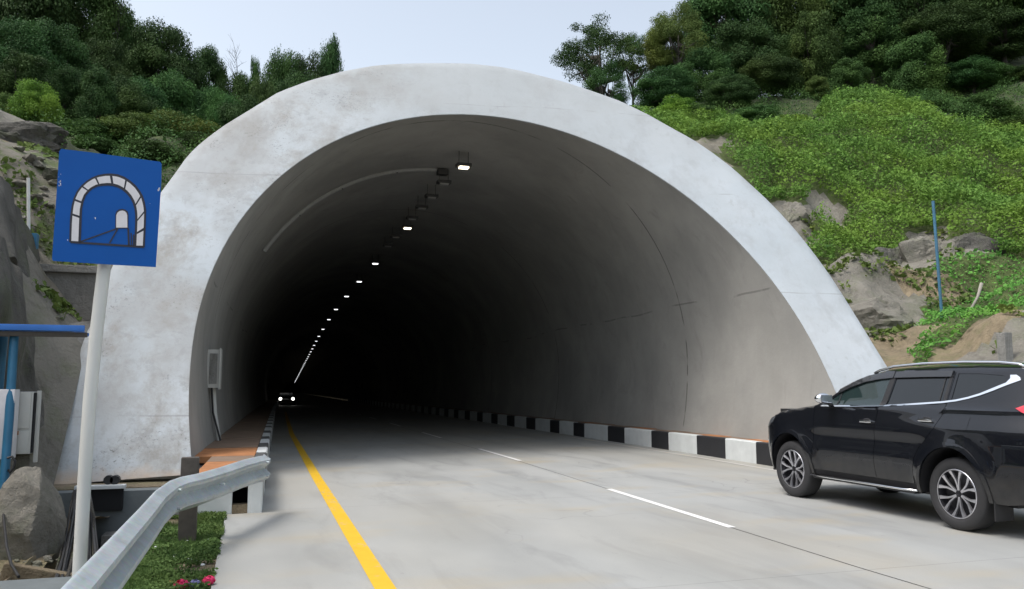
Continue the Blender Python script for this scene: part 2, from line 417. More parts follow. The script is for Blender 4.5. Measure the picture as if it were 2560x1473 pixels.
M['plastic'] = simple('black_plastic', (.018, .018, .02), .5, var=.2)
M['alloy'] = simple('machined_alloy', (.62, .62, .66), .28, .9, var=.1)
M['rimdark'] = simple('dark_alloy', (.02, .02, .024), .35, .4, var=.2)
M['taillight'] = simple('red_lamp_lens', (.55, .012, .03), .12, var=.15, coat=1.)
M['lens'] = mat_glass('headlight_lens', (.10, .11, .12), .08)

# ------------------------------------------------------------------ tunnel geometry (fitted to the photo)
TX, TZ, TR, TQ, TD, TK, TM, TA = 4.653, 2.178, 5.695, .06, 12.469, .717, -.121, .031
def sh(y):                         # sideways run of the road axis
    s = TA * (y - 12)
    if y > 35: q = y - 35; s += (.011 / 160) * q * q if q < 80 else .011 * (q - 40)
    return s if y > 6 else TA * (6 - 12)
def grade(y): return -.006 * max(0., y - 16)
def half(z):
    if z >= TZ: return math.sqrt(max(0., TR * TR - (z - TZ) ** 2))
    return TR - TQ * (TZ - z) ** 2
def on_plane(px, py):
    d = ray(px, py); t = (TD + TK * HH - TM * TX) / (d[1] - TK * d[2] - TM * d[0]); return _C + d * t
prof = []
for i in range(10): prof.append((-half(-.6 + i * (TZ + .6) / 10), -.6 + i * (TZ + .6) / 10))
for i in range(57):
    a = math.pi - math.pi * i / 56; prof.append((TR * math.cos(a), TZ + TR * math.sin(a)))
for i in range(9, -1, -1): prof.append((half(-.6 + i * (TZ + .6) / 10), -.6 + i * (TZ + .6) / 10))
def face_pt(xl, z):                # profile point carried to the raked portal plane
    y = TD + TK * z
    for _ in range(6): X = TX + xl + sh(y); y = TD + TK * z + TM * (X - TX)
    return (X, y, z)
tunnel = empty('tunnel_portal', (TX, 13, 0), label='big raked concrete tunnel mouth with a weathered white painted rim around the dark bore', cat='tunnel')
tunnel.location = (0, 0, 0)
inner = [face_pt(*p) for p in prof]
ys = [None] + [24, 27, 30, 34, 38, 43, 48, 54, 60, 68, 76, 85, 95, 110, 125, 145, 165, 190, 220, 260, 300, 340, 420, 520, 650]
V, Fc = list(inner), []
n = len(prof)
mid = 5                           # extra rows between the mouth and y=24
for k in range(1, mid + 1):
    for (xl, z), p in zip(prof, inner):
        y = p[1] + (24 - p[1]) * k / (mid + 1); V.append((TX + xl + sh(y), y, z + grade(y)))
for y in ys[1:]:
    for (xl, z) in prof: V.append((TX + xl + sh(y), y, z + grade(y)))
rows = len(V) // n
for r_ in range(rows - 1):
    for i in range(n - 1): Fc.append((r_ * n + i, r_ * n + i + 1, (r_ + 1) * n + i + 1, (r_ + 1) * n + i))
mobj('lining', V, Fc, M['lining'], tunnel, smooth=True)
outer_px = [(119, 1212), (120, 1185), (125, 1140), (134, 1099), (149, 1050), (165, 994), (182, 934.5), (199, 885), (218, 833), (243, 765), (270, 698), (281, 668), (310, 612), (350, 550), (403, 481), (444, 426), (471, 387), (499, 360), (530, 335), (565, 310), (622.5, 275), (697, 229), (774, 200), (861.5, 176), (936, 163), (985, 159), (1040, 157), (1110, 156.5), (1172, 157.5), (1246, 165), (1300, 175), (1356, 189), (1410, 203), (1468.6, 222), (1548, 250), (1617, 283), (1680, 318.6), (1730, 345.7), (1780, 379), (1831, 418), (1907.7, 487.5), (1950, 530), (1994, 579), (2035, 631), (2071, 680), (2105, 732), (2138.5, 785.6), (2175, 845), (2213, 906)]
outer = [tuple(on_plane(*p)) for p in outer_px]
o = outer[-1]
for z in (1.5, 1.0, .5, 0., -.4): outer.append((o[0] + .02, TD + TK * z + TM * (o[0] - TX), z))
outer[0] = (outer[0][0], TD + TK * .12 + TM * (outer[0][0] - TX), .12)
def resample(P, m):
    P = np.array(P); d = np.r_[0, np.cumsum(np.linalg.norm(np.diff(P, axis=0), axis=1))]
    t = np.linspace(0, d[-1], m); return np.stack([np.interp(t, d, P[:, k]) for k in range(3)], 1)
inn_v = [p for p in inner if p[2] >= .12]
inn_v = [p for i, p in enumerate(inner) if p[2] >= .12 or i > n // 2]
NS, NT = 120, 10
# pair the two contours by angle about the centre, then grade between them
I = resample(inn_v, 400); O = resample(outer, 400)
def ang(P): return np.unwrap(np.arctan2(P[:, 2] - 1.2, -(P[:, 0] - 5.0)))
def pick(P, a): return np.stack([np.interp(a, ang(P), P[:, k]) for k in range(3)], 1)
tt = np.linspace(0, 1, NS)
Ii = pick(I, ang(I)[0] + (ang(I)[-1] - ang(I)[0]) * tt); Oo = pick(O, ang(O)[0] + (ang(O)[-1] - ang(O)[0]) * tt)
pn = np.array([TM, -1, TK]); pn = pn / np.linalg.norm(pn) * 1.0          # outward normal of the raked face
V, Fc = [], []
wav = lambda x, z, k: math.sin(x * 1.7 + k) * math.cos(z * 1.3 + k * 2)
for i in range(NS):
    for k in range(NT + 1):
        f = k / NT; p = Ii[i] * (1 - f) + Oo[i] * f
        d = .012 * wav(p[0], p[2], 1.) * math.sin(math.pi * f)
        if k in (0, NT): d -= .02
        V.append(p + pn * d)
    # rounded edge then the back of the shell
    back = Oo[i].copy(); rad = Oo[i] - np.array([5.0, Oo[i][1], 1.2]); rad /= np.linalg.norm(rad)
    V.append(Oo[i] + rad * .03 - pn * .05)
for i in range(NS - 1):
    for k in range(NT + 1):
        a = i * (NT + 2) + k; Fc.append((a, a + 1, a + NT + 3, a + NT + 2))
mobj('portal_face', V, Fc, M['portal'], tunnel, smooth=True, angle=40)
V, Fc = [], []
for i in range(NS):
    e = Oo[i]; rad = e - np.array([5.0, e[1], 1.2]); rad /= np.linalg.norm(rad)
    for yy in (0, 1, 2):
        p = e + rad * .03 - pn * .05
        if yy: p = p + np.array([sh(30) * .0, [0, 3, 14][yy], 0])
        V.append(p)
for i in range(NS - 1):
    for k in range(2): a = i * 3 + k; Fc.append((a, a + 1, a + 4, a + 3))
mobj('outer_shell', V, Fc, M['conc'], tunnel, smooth=True)
# end of the bore, far out of sight
V = [(TX + xl + sh(650), 650, z + grade(650)) for xl, z in prof]
mobj('far_end', V, [tuple(range(n))], M['lining'], tunnel)

# ------------------------------------------------------------------ ground, road, markings
mobj('ground', [(-1500, -1500, -4), (1500, -1500, -4), (1500, 1500, -4), (-1500, 1500, -4)], [(0, 1, 2, 3)], M['soil'])['kind'] = 'structure'
XL0, XR0 = .22, 9.58             # kerb faces in road coordinates (at y=12)
road_y = [-45, -20, -5, 0, 3, 6, 8, 10.70, 10.74, 12, 14, 17, 20, 24, 28, 33, 38, 44, 50, 58, 66, 75, 85, 100, 120, 150, 190, 240, 300, 400, 500, 649]
def strip(name, xa, xb, yl, z, mat, parent=None, kind=None, nx=1):
    V, Fc = [], []
    for y in yl:
        a, b_ = (xa(y) if callable(xa) else xa + sh(y)), (xb(y) if callable(xb) else xb + sh(y))
        for k in range(nx + 1): V.append((a + (b_ - a) * k / nx, y, z + grade(y)))
    for i in range(len(yl) - 1):
        for k in range(nx): q = i * (nx + 1) + k; Fc.append((q, q + 1, q + nx + 2, q + nx + 1))
    o = mobj(name, V, Fc, mat, parent)
    if kind: o['kind'] = kind
    return o
strip('road', lambda y: -.24 if y < 10.72 else XL0 + sh(y) - .1, lambda y: 12.4 if y < 12.2 else XR0 + sh(y) + .1, [y for y in road_y if y < 12.1] + [12.19, 12.21] + [y for y in road_y if y > 12.2], 0, M['road'], kind='structure')
def yr(a, b, st): return list(np.arange(a, b, st)) + [b]
YL = ([4, 6.4, 9.7, 15, 29], [1.015, 1.03, 1.065, 1.12, 1.37])
def ylx(y): return float(np.interp(y, *YL)) + (sh(y) - sh(29) if y > 29 else 0)
strip('edge_line', lambda y: ylx(y) - .08, lambda y: ylx(y) + .08, yr(4.5, 60, 1.0), .004, M['yellow'], kind='structure')
tag(bpy.data.objects['edge_line'])
faint = strip('faded_edge_line', 9.12, 9.24, yr(11, 24, 1.0), .004, M['faint'], kind='structure')
for i, (ya, yb) in enumerate([(-8.9, -5.3), (-.6, 3.0), (8.05, 11.55), (16.45, 20.1), (25.1, 28.6), (33.8, 37.3), (42.5, 46), (51, 54.6)]):
    c0 = 5.24 if i != 2 else 5.19
    d = strip('lane_dash', c0 - .05, c0 + .05, [ya, (ya + yb) / 2, yb], .004, M['white'])
    d['kind'] = 'structure'
strip('centre_joint', 5.175, 5.187, yr(-20, 50, 2.), .002, M['dark'], kind='structure')

# kerbs and raised walkways
def wback(side, y): return (-.60 if y < 13.25 else -1.05) if side < 0 else 10.95
def walkway(side):
    lab = 'raised orange walkway with black and white striped kerb along the %s tunnel wall' % ('left' if side < 0 else 'right')
    t = empty('walkway', (0, 0, 0), label=lab, cat='walkway', group='raised walkways inside the tunnel')
    H = .45 if side < 0 else .425
    y0 = 10.72 if side < 0 else 12.2
    kx = XL0 if side < 0 else XR0
    back = -1.05 if side < 0 else 10.95           # into the wall
    top_in = kx + side * .17                       # painted kerb cap
    segs = []; y = 15.57 - 2.72 * 1 + 0.0
    y = 12.85
    bounds = [y0]
    k = 0
    while y < 120:
        for L in (1.15, 1.57):
            if y > y0 + .3: bounds.append(y)
            y += L; k += 1
    # black/white painted blocks
    V, Fc, mi = [], [], []
    first_black = True if side > 0 else False
    cuts = [13.2, 14.39, 15.57, 16.82, 18.24, 19.2, 20.9, 22.1, 24.0, 25.0, 26.4, 27.4, 29.1, 30.3, 31.9, 33.1]
    seq = [(cuts[k_], cuts[k_ + 1], 1 - k_ % 2) for k_ in range(len(cuts) - 1)]; yb = 33.1; seq.append((yb, yb + 1.5, 0)); yb += 1.5
    while yb < 120: seq.append((yb, yb + 1.15, 1)); seq.append((yb + 1.15, yb + 2.72, 0)); yb += 2.72
    if side < 0: seq = [(10.72, 11.55, 0), (11.55, 12.3, 1), (12.3, 13.2, 0)] + seq
    else: seq = [(12.2, 13.2, 0)] + seq
    for (a, b_, m_) in seq:
        j = [rnd.uniform(-.004, .004) for _ in range(3)]
        o_ = len(V)
        for y in (a + .004, b_ - .004):
            s, g = sh(y), grade(y)
            V += [(kx + s + j[0], y, g - .02), (kx + s + j[0] - 0 * side, y, g + H - .02 + j[1]), (kx + s + side * .02, y, g + H + j[1]), (top_in + s, y, g + H + j[1]), (top_in + s, y, g - .02)]
        for q in range(4): Fc.append((o_ + q, o_ + q + 1, o_ + q + 6, o_ + q + 5)); mi.append(m_)
        Fc.append((o_, o_ + 1, o_ + 2, o_ + 3, o_ + 4)); mi.append(m_); Fc.append((o_ + 5, o_ + 6, o_ + 7, o_ + 8, o_ + 9)); mi.append(m_)
    mobj('kerb', V, Fc, [M['kerb_w'], M['kerb_b'] if side > 0 else M['kerb_g']], t, mi)
    # slab covers
    V, Fc, mi = [], [], []
    y = y0 + .25; k = 0
    while y < 110:
        L = .95 if y < 40 else 4.
        o_ = len(V); zz = rnd.uniform(-.012, .004)
        for yy in (y + .012, y + L - .012):
            s, g = sh(yy), grade(yy) + H + zz
            V += [(top_in + s + side * .01, yy, g - .1), (top_in + s + side * .01, yy, g), (wback(side, y) + s, yy, g), (wback(side, y) + s, yy, g - .1)]
        Fc += [(o_, o_ + 1, o_ + 5, o_ + 4), (o_ + 1, o_ + 2, o_ + 6, o_ + 5), (o_ + 0, o_ + 1, o_ + 2, o_ + 3), (o_ + 4, o_ + 5, o_ + 6, o_ + 7)]
        m_ = (0 if (k % 3 != 2 and y < 15.2) else 1) if side < 0 else (0 if y < 15 or k % 4 == 0 and y < 26 else 1)
        mi += [m_] * 4
        y += L; k += 1
    mobj('slab', V, Fc, [M['orange'], M['orange_d']], t, mi)
    # body under the slabs
    strip('base', top_in + side * .005, lambda y: wback(side, y) + sh(y), [y0 + .2] + [y for y in road_y if y > y0 + .3], H - .13, M['dark'], t)
    # end wall with drain opening
    bm = bmesh.new()
    yc = y0 + .11
    s = sh(y0)
    if side < 0:
        xa, xb, ha, hb = -.64, kx + s, -.17, .04
        add_box(bm, ((xa + ha) / 2, yc, .2), (ha - xa, .2, .5), bevel=.012)
        add_box(bm, ((hb + xb - .004) / 2, yc - .012, .2), (xb - .004 - hb, .2, .5), bevel=.012)
        add_box(bm, ((ha + hb) / 2, yc, .40), (hb - ha - .002, .19, .08))
        add_box(bm, ((ha + hb) / 2, yc, .05), (hb - ha - .002, .19, .10), mi=1)
    else:
        add_box(bm, ((kx + s + 10.7) / 2, yc, .2), (10.7 - kx - s - .01, .2, .5), bevel=.012)
    bm_obj('end_wall', bm, [M['kerb_w'], M['soil']], t)
    if side < 0: box('drain_floor', (-.3, 12.2, -.02), (1.3, 2.6, .02), M['dark'], t)
    return t
walkway(-1); walkway(1)

# ------------------------------------------------------------------ terrain
CT = [  # (x, y, z, kind) kind: 0 vine, 1 rock, 2 soil, 3 forest floor, 4 grass
    (13.6, 15, 2.0, 2), (14.6, 12.5, 1.9, 2), (16.8, 17, 3.2, 4), (20.4, 19, 5.3, 4), (20.1, 17, 5.0, 4), (21, 21, 6.7, 1), (16.4, 19, 4.5, 1),
    (17.4, 22, 5.8, 1), (18.6, 22.5, 6.4, 1), (17.3, 24, 7.6, 0), (16.6, 27, 10.2, 0), (18.3, 31, 12.6, 0), (27.8, 33, 15.4, 0), (31.2, 26, 11.4, 0), (26, 27, 11, 0),
    (24, 23.5, 8.6, 0), (28, 21, 8.0, 0), (21, 25.5, 9.2, 0), (22.5, 30, 12.6, 0), (26.6, 34, 14.9, 3), (33.3, 33, 15.5, 3), (42.7, 42, 22, 3), (51, 42, 24, 3), (23.2, 38, 16, 3), (21.6, 42, 17, 3), (14.5, 35, 12.5, 3), (14, 27, 9.8, 1), (13.2, 21, 5.0, 1),
    (12.4, 13, .5, 2), (12.4, 8, .1, 2), (12.4, 0, 0, 2), (12.4, -20, 0, 2), (16, 8, 2, 2), (20, 10, 3.6, 4), (30, 10, 7, 4), (22, 0, 4, 0), (30, -20, 8, 0), (12.4, -50, 0, 2), (30, -50, 8, 0), (60, 0, 18, 0), (90, 20, 28, 3), (90, 80, 34, 3), (60, 60, 28, 3), (50, 25, 17, 0), (90, -50, 18, 3),
    (-4.1, 12.8, 3.0, 1), (-3.3, 12.7, .25, 1), (-2.7, 12.8, -.1, 1), (-3.7, 17.2, 3.75, 1), (-2.7, 17.6, 3.7, 1), (-4.3, 15, 4.9, 1), (-4.5, 19, 5.6, 5), (-5.0, 20.5, 6.3, 2), (-6.3, 23, 8.4, 1), (-5.1, 24, 8.3, 3), (-2.3, 22, 6.8, 3), (-7.4, 27, 9.2, 3), (-3, 28, 8.7, 3), (-4.8, 32, 9.7, 3), (-1.4, 32, 9.5, 3), (1, 40, 11.2, 3),
    (5, 26, 9.9, 3), (5, 31, 10, 3), (9.5, 27, 9.9, 1), (5, 42, 11.3, 3), (9, 45, 12, 3), (5, 60, 15, 3), (5, 110, 20, 3), (-20, 110, 24, 3), (40, 110, 30, 3),
    (-1.75, 11.8, -.1, 2), (-2.2, 11, .0, 2), (-1.75, 9, -.06, 2), (-1.75, 5, -.1, 2), (-1.75, -8, -.1, 2), (-1.75, -50, -.1, 2), (-2.6, 9, .0, 2), (-3.4, 8, .5, 2), (-3.5, 10.5, .7, 1), (-4.2, 10, 2.4, 1), (-5, 12, 5.2, 1), (-5.6, 15.5, 6.4, 1), (-3.5, 3, .2, 2), (-8, 5, 4, 3), (-12, 15, 9, 3), (-12, 25, 12, 3), (-8, -12, 2, 3), (-20, -10, 7, 3), (-20, 10, 12, 3), (-25, -45, 8, 3), (-40, 0, 18, 3), (-60, -50, 20, 3), (-60, 60, 28, 3), (-25, 50, 20, 3), (-60, 120, 30, 3), (-10, 45, 12, 3),
]
CP = np.array([c[:3] for c in CT], float); CK = np.array([c[3] for c in CT])
def tps(r2): return np.where(r2 > 1e-9, r2 * np.log(np.maximum(r2, 1e-9)) * .5, 0.)
def rbf_fit(P, z, lam):
    n_ = len(P); S = 20.; Q = P / S
    K = tps(((Q[:, None] - Q[None]) ** 2).sum(-1)) + lam * np.eye(n_)
    A = np.zeros((n_ + 3, n_ + 3)); A[:n_, :n_] = K; A[:n_, n_] = 1; A[:n_, n_ + 1:] = Q; A[n_:, :n_] = A[:n_, n_:].T
    return np.linalg.solve(A, np.r_[z, 0, 0, 0]), Q, S
WF, QF, SF = rbf_fit(CP[:, :2], CP[:, 2], 2e-4)
def vnoise(x, y, s, seed):
    """smooth value noise"""
    x = np.asarray(x) * s + seed * 17.3; y = np.asarray(y) * s + seed * 9.1
    xi, yi = np.floor(x), np.floor(y); fx, fy = x - xi, y - yi
    fx = fx * fx * (3 - 2 * fx); fy = fy * fy * (3 - 2 * fy)
    h = lambda a, b_: np.modf(np.abs(np.sin(a * 127.1 + b_ * 311.7) * 43758.5453))[0]
    return (h(xi, yi) * (1 - fx) + h(xi + 1, yi) * fx) * (1 - fy) + (h(xi, yi + 1) * (1 - fx) + h(xi + 1, yi + 1) * fx) * fy
def terr0(x, y):
    x = np.atleast_1d(np.asarray(x, float)); y = np.atleast_1d(np.asarray(y, float))
    out = np.zeros(x.shape)
    xf, yf = x.ravel(), y.ravel(); o_ = np.zeros(len(xf))
    for a in range(0, len(xf), 4000):
        q = np.stack([xf[a:a + 4000], yf[a:a + 4000]], 1) / SF
        K = tps(((q[:, None] - QF[None]) ** 2).sum(-1))
        o_[a:a + 4000] = K @ WF[:-3] + WF[-3] + q @ WF[-2:]
    return np.clip(o_, -.6, 40).reshape(x.shape)
def terr(x, y):
    z = terr0(x, y); x = np.asarray(x); y = np.asarray(y)
    amp = np.clip((z - .3) / 3., 0, 1)
    return z + amp * ((vnoise(x, y, .35, 1) - .5) * 1.1 + (vnoise(x, y, .9, 2) - .5) * .85 + (vnoise(x, y, 2.3, 3) - .5) * .32)
def tz(x, y): return float(terr(np.array([x]), np.array([y]))[0])
def kind_at(x, y):
    x = np.asarray(x); y = np.asarray(y)
    xx = x + (vnoise(x, y, 1.1, 5) - .5) * 1.3; yy = y + (vnoise(x, y, 1.1, 6) - .5) * 1.3
    d = (xx[..., None] - KXY[:, 0]) ** 2 + (yy[..., None] - KXY[:, 1]) ** 2
    return CK[np.argmin(d, -1)]
def axis(parts):
    o_ = []
    for a, b_, st in parts: o_ += list(np.arange(a, b_ - 1e-6, st))
    return np.array(o_ + [parts[-1][1]])
def hidden(x, y, z):
    r2 = 7.42 ** 2 - (x - 4.95 - TA * (y - 12)) ** 2
    zo = TZ + np.sqrt(np.maximum(r2, 0))
    return ((y < 18) & (x > -2.6) & (x < 12.2)) | ((y >= 18) & (y < 27) & (r2 > 0) & (z < zo - .5))
def hit(px, py):
    d = ray(*dg(px, py)); t = np.arange(8, 90, .05); P = _C + d[None] * (t / d[1])[:, None]
    z = terr0(P[:, 0], P[:, 1]); b_ = np.nonzero(P[:, 2] < z)[0]
    b_ = [k for k in b_ if not hidden(P[k, 0], P[k, 1], z[k])]
    return P[b_[0]] if len(b_) else P[-1]
KX = [(1935, 500, 1), (1965, 545, 1), (2003, 520, 1), (1985, 490, 0), (2050, 560, 0), (2100, 600, 0), (2080, 640, 0), (2150, 600, 0), (2130, 640, 0), (2180, 540, 0), (2250, 530, 0), (2300, 520, 0), (2400, 560, 0), (2450, 600, 0), (2500, 600, 0), (2420, 520, 0), (1850, 400, 0), (1900, 470, 0), (1835, 420, 0), (2060, 480, 0),
      (2000, 655, 1), (2155, 655, 1), (2195, 620, 1), (2290, 600, 1), (2320, 570, 1), (2340, 620, 1), (2260, 640, 1), (2400, 612, 1), (2120, 720, 1), (2200, 740, 1), (2270, 740, 1), (2180, 800, 1), (2250, 835, 2), (2330, 825, 4), (2315, 860, 4), (2380, 860, 2), (2450, 850, 2), (2200, 862, 2), (2360, 740, 2), (2330, 700, 2), (2510, 860, 1),
      (2420, 660, 4), (2480, 700, 4), (2450, 750, 4), (2520, 760, 4), (2400, 790, 4), (2520, 640, 4), (2350, 785, 4), (1770, 383, 5), (1800, 430, 5), (2460, 680, 4), (2500, 730, 4),
      (30, 300, 1), (100, 330, 1), (160, 345, 3), (210, 362, 1), (50, 400, 5), (110, 420, 5), (120, 520, 5), (60, 378, 2), (300, 380, 3), (380, 430, 3)]
KP_ = [tuple(hit(a, b_)[:2]) + (k,) for a, b_, k in KX]
KXY = np.concatenate([CP[:, :2], np.array([k[:2] for k in KP_])]); CK = np.concatenate([CK, np.array([k[2] for k in KP_])])
for q_ in range(len(CP)):      # measured patches overrule the coarse control points near them
    if min(math.hypot(CP[q_, 0] - k[0], CP[q_, 1] - k[1]) for k in KP_) < 2.5: KXY[q_] = (1e4, 1e4)
gx_ = axis([(-60, -20, 4), (-20, -8, 1), (-8, -2.6, .25), (-2.6, -1.75, .2125), (-1.75, 11.75, .75), (11.75, 24, .18), (24, 35, .33), (35, 55, 1), (55, 90, 3.5)])
gy_ = axis([(-60, -10, 4), (-10, 6, 1), (6, 12.9, .3), (12.9, 28, .18), (28, 36, .33), (36, 50, 1), (50, 120, 5)])
GX, GY = np.meshgrid(gx_, gy_, indexing='xy')
GZ = terr(GX, GY)
KD = kind_at(GX, GY)
# keep the surface flat where it meets the road and the trench
nx_ = len(gx_)
V = np.stack([GX, GY, GZ], -1).reshape(-1, 3)
Fc, MI = [], []
mk = {0: 0, 1: 1, 2: 2, 3: 3, 4: 0, 5: 4}
for j in range(len(gy_) - 1):
    for i in range(nx_ - 1):
        xc, yc = (gx_[i] + gx_[i + 1]) / 2, (gy_[j] + gy_[j + 1]) / 2
        if -1.75 < xc < 11.75 and yc < 12.9: continue
        if yc > 12.9 and bool(hidden(xc, yc, GZ[j, i])): continue
        a = j * nx_ + i; Fc.append((a, a + 1, a + nx_ + 1, a + nx_)); MI.append(mk[int(KD[j, i])])
M['floor'] = mat_rock('forest_floor', (.03, .045, .02), (.07, .085, .035), (.03, .025, .015), .5)
M['under'] = mat_rock('under_vines', (.05, .075, .02), (.09, .12, .035), (.05, .04, .02), .6)
M['mossy'] = mat_rock('mossy_rubble', (.13, .12, .09), (.26, .24, .20), (.06, .07, .03), .8, False, 2.)
hill = mobj('hillside', V, Fc, [M['under'], M['shotl'], M['soil'], M['floor'], M['mossy']], None, MI, smooth=True)
hill['kind'] = 'structure'

# ------------------------------------------------------------------ leafy ground cover (uncountable)
def scatter(name, n_, xr_, yr_, kinds, size, mat, lift=.12, label=None, cat=None, seed=1, dens=None, jit=.7, elong=.6):
    r = np.random.RandomState(seed)
    x = r.uniform(*xr_, n_); y = r.uniform(*yr_, n_)
    k = kind_at(x, y); ok = np.isin(k, kinds)
    ok &= ~(((x > -1.9) & (x < 12.3) & (y < 12.9)) | hidden(x, y, terr0(x, y)))
    if dens is not None: ok &= dens(x, y, r)
    x, y = x[ok], y[ok]
    z = terr(x, y); e = .15
    nx0 = -(terr0(x + e, y) - terr0(x - e, y)) / (2 * e); ny0 = -(terr0(x, y + e) - terr0(x, y - e)) / (2 * e)
    N = np.stack([nx0, ny0, np.ones_like(x)], 1); N /= np.linalg.norm(N, axis=1, keepdims=True)
    hump = vnoise(x, y, .8, 11) * .8 + vnoise(x, y, 2.0, 12) * .4
    P = np.stack([x, y, z], 1) + N * (lift * (.2 + hump) * (.35 + .65 * r.rand(len(x))) * 2)[:, None]
    Q = leaf_quads(P, N, size * (.7 + 1.3 * r.rand(len(x)) ** 4), seed, elong, jit, .5)
    o_ = quads(name, Q, mat); tag(o_, label, cat, kind='stuff'); return o_
scatter('vine_cover', 620000, (12.5, 44), (15, 36), [0], .085, M['vine'], .46, 'bright green creeping vines blanketing the right hillside', 'vines', 3)
scatter('grass_bank', 60000, (13, 30), (9, 21), [4], .08, M['vine'], .12, 'short bright green weeds on the bank behind the black car', 'weeds', 4)
scatter('undergrowth', 520000, (-12, 42), (18, 46), [3], .060, M['under_leaf'], .4, 'dark green undergrowth below the forest trees', 'undergrowth', 5)
scatter('moss_patch', 9000, (-7, -3), (15, 24), [5, 2, 1], .12, M['leafo'], .05, 'scattered moss and weeds on the rubble slope behind the road sign', 'weeds', 6, dens=lambda x, y, r: vnoise(x, y, 1.1, 21) > .6)
scatter('sparse_weeds', 40000, (12.5, 26), (10, 24), [1, 2], .13, M['leafo'], .08, 'sparse olive weeds on the bare rock and soil of the right bank', 'weeds', 8, dens=lambda x, y, r: vnoise(x, y, 1.0, 23) * .6 + vnoise(x, y, 3.1, 24) * .4 > .60)
scatter('far_cover', 60000, (-40, 70), (-50, 12), [0, 3, 4], .6, M['leafm'], .8, 'rough green scrub on the hills behind the viewpoint', 'scrub', 7)

# ------------------------------------------------------------------ trees
def crown(seed, n_clump, per, leaf, squash=1.0, open_=0.0, shape='dome', rc=(.20, .34)):
    """unit crown: radius 1, z from 0 to 1"""
    r = np.random.RandomState(seed); P, N = [], []; cents = []
    for i in range(n_clump):
        while True:
            v = r.normal(0, 1, 3); v /= np.linalg.norm(v)
            rad = r.uniform(.35, .95) if r.rand() < .35 else r.uniform(.7, .98)
            c = v * rad
            if shape == 'dome' and c[2] < -.55: continue
            if shape == 'tall': c = c * np.array([.8, .8, 1.])
            break
        rr = r.uniform(*rc)
        cents.append((c, rr))
        m = int(per * (rr / rc[1]) ** 2 * r.uniform(.7, 1.2))
        u = r.normal(0, 1, (m, 3)); u /= np.linalg.norm(u, axis=1, keepdims=True)
        sh_ = r.rand(m) ** .35
        q = c + u * rr * sh_[:, None] * np.array([1.15, 1.15, .7]) 
        q += r.normal(0, rr * .10, q.shape)
        keep = u[:, 2] > -.75 - r.rand(m) * .4
        P.append(q[keep]); N.append((u * .8 + np.array([0, 0, .6]))[keep])
    P = np.concatenate(P); N = np.concatenate(N)
    P[:, 2] = (P[:, 2] + 1) / 2
    N /= np.linalg.norm(N, axis=1, keepdims=True)
    # z is squeezed to unit height, leaves are sized for a crown about twice as tall as its radius
    Q = leaf_quads(P, N, leaf, seed, .6, .55, .6)
    Qc = Q - P[:, None]; Qc[..., 2] *= .5; Q = P[:, None] + Qc
    return quads('_crown%d' % seed, Q, M['leafd']), cents
CR = {}
CR['dome'] = [crown(11, 80, 1250, .045), crown(12, 74, 1300, .045), crown(13, 90, 1150, .043)]
CR['airy'] = [crown(21, 66, 720, .038, rc=(.14, .27)), crown(22, 60, 680, .038, rc=(.14, .26))]
CR['round'] = [crown(31, 60, 1100, .055, rc=(.25, .38)), crown(32, 55, 1100, .055, rc=(.22, .40))]
CR['tall'] = [crown(41, 70, 1100, .05, shape='tall', rc=(.2, .34)), crown(42, 66, 1100, .05, shape='tall', rc=(.18, .32))]
CR['bush'] = [crown(51, 46, 1100, .065, rc=(.22, .42)), crown(52, 50, 1100, .065, rc=(.2, .42))]
def limbs(cents, seed, hfrac):
    """trunk with limbs, unit space: z 0..1 over the whole tree, crown from 1-hfrac up; x/y radius 1"""
    r = random.Random(seed); parts = []
    cz = 1 - hfrac
    lean = (r.uniform(-.12, .12), r.uniform(-.12, .12))
    tr = [(lean[0] * t + .03 * math.sin(t * 7 + seed), lean[1] * t, t * (cz + hfrac * .6)) for t in [i / 8 for i in range(9)]]
    parts.append(tube_data(tr, [.075 * (1 - .7 * i / 8) + (.04 if i == 0 else 0) for i in range(9)], 7))
    cs = sorted(cents, key=lambda q: r.random())[:14]
    for c, rr in cs:
        e = Vector((c[0] * .85, c[1] * .85, cz + hfrac * (c[2] + 1) / 2))
        k = r.randint(3, 7); s0 = Vector(tr[k]); midp = (s0 + e) / 2 + Vector((0, 0, -.04))
        parts.append(tube_data([s0, midp, e], [.03, .018, .006], 5))
    return join(*parts)
TM_ = {}
def trunk_mesh(kind, vi, hf):
    key = (kind, vi, hf)
    if key not in TM_:
        v, f = limbs(CR[kind][vi][1], vi + 3, hf); me = bpy.data.meshes.new('trunk'); me.from_pydata([tuple(x) for x in v], [], f)
        me.materials.append(M['bark']); me.polygons.foreach_set('use_smooth', [True] * len(me.polygons)); TM_[key] = me
    return TM_[key]
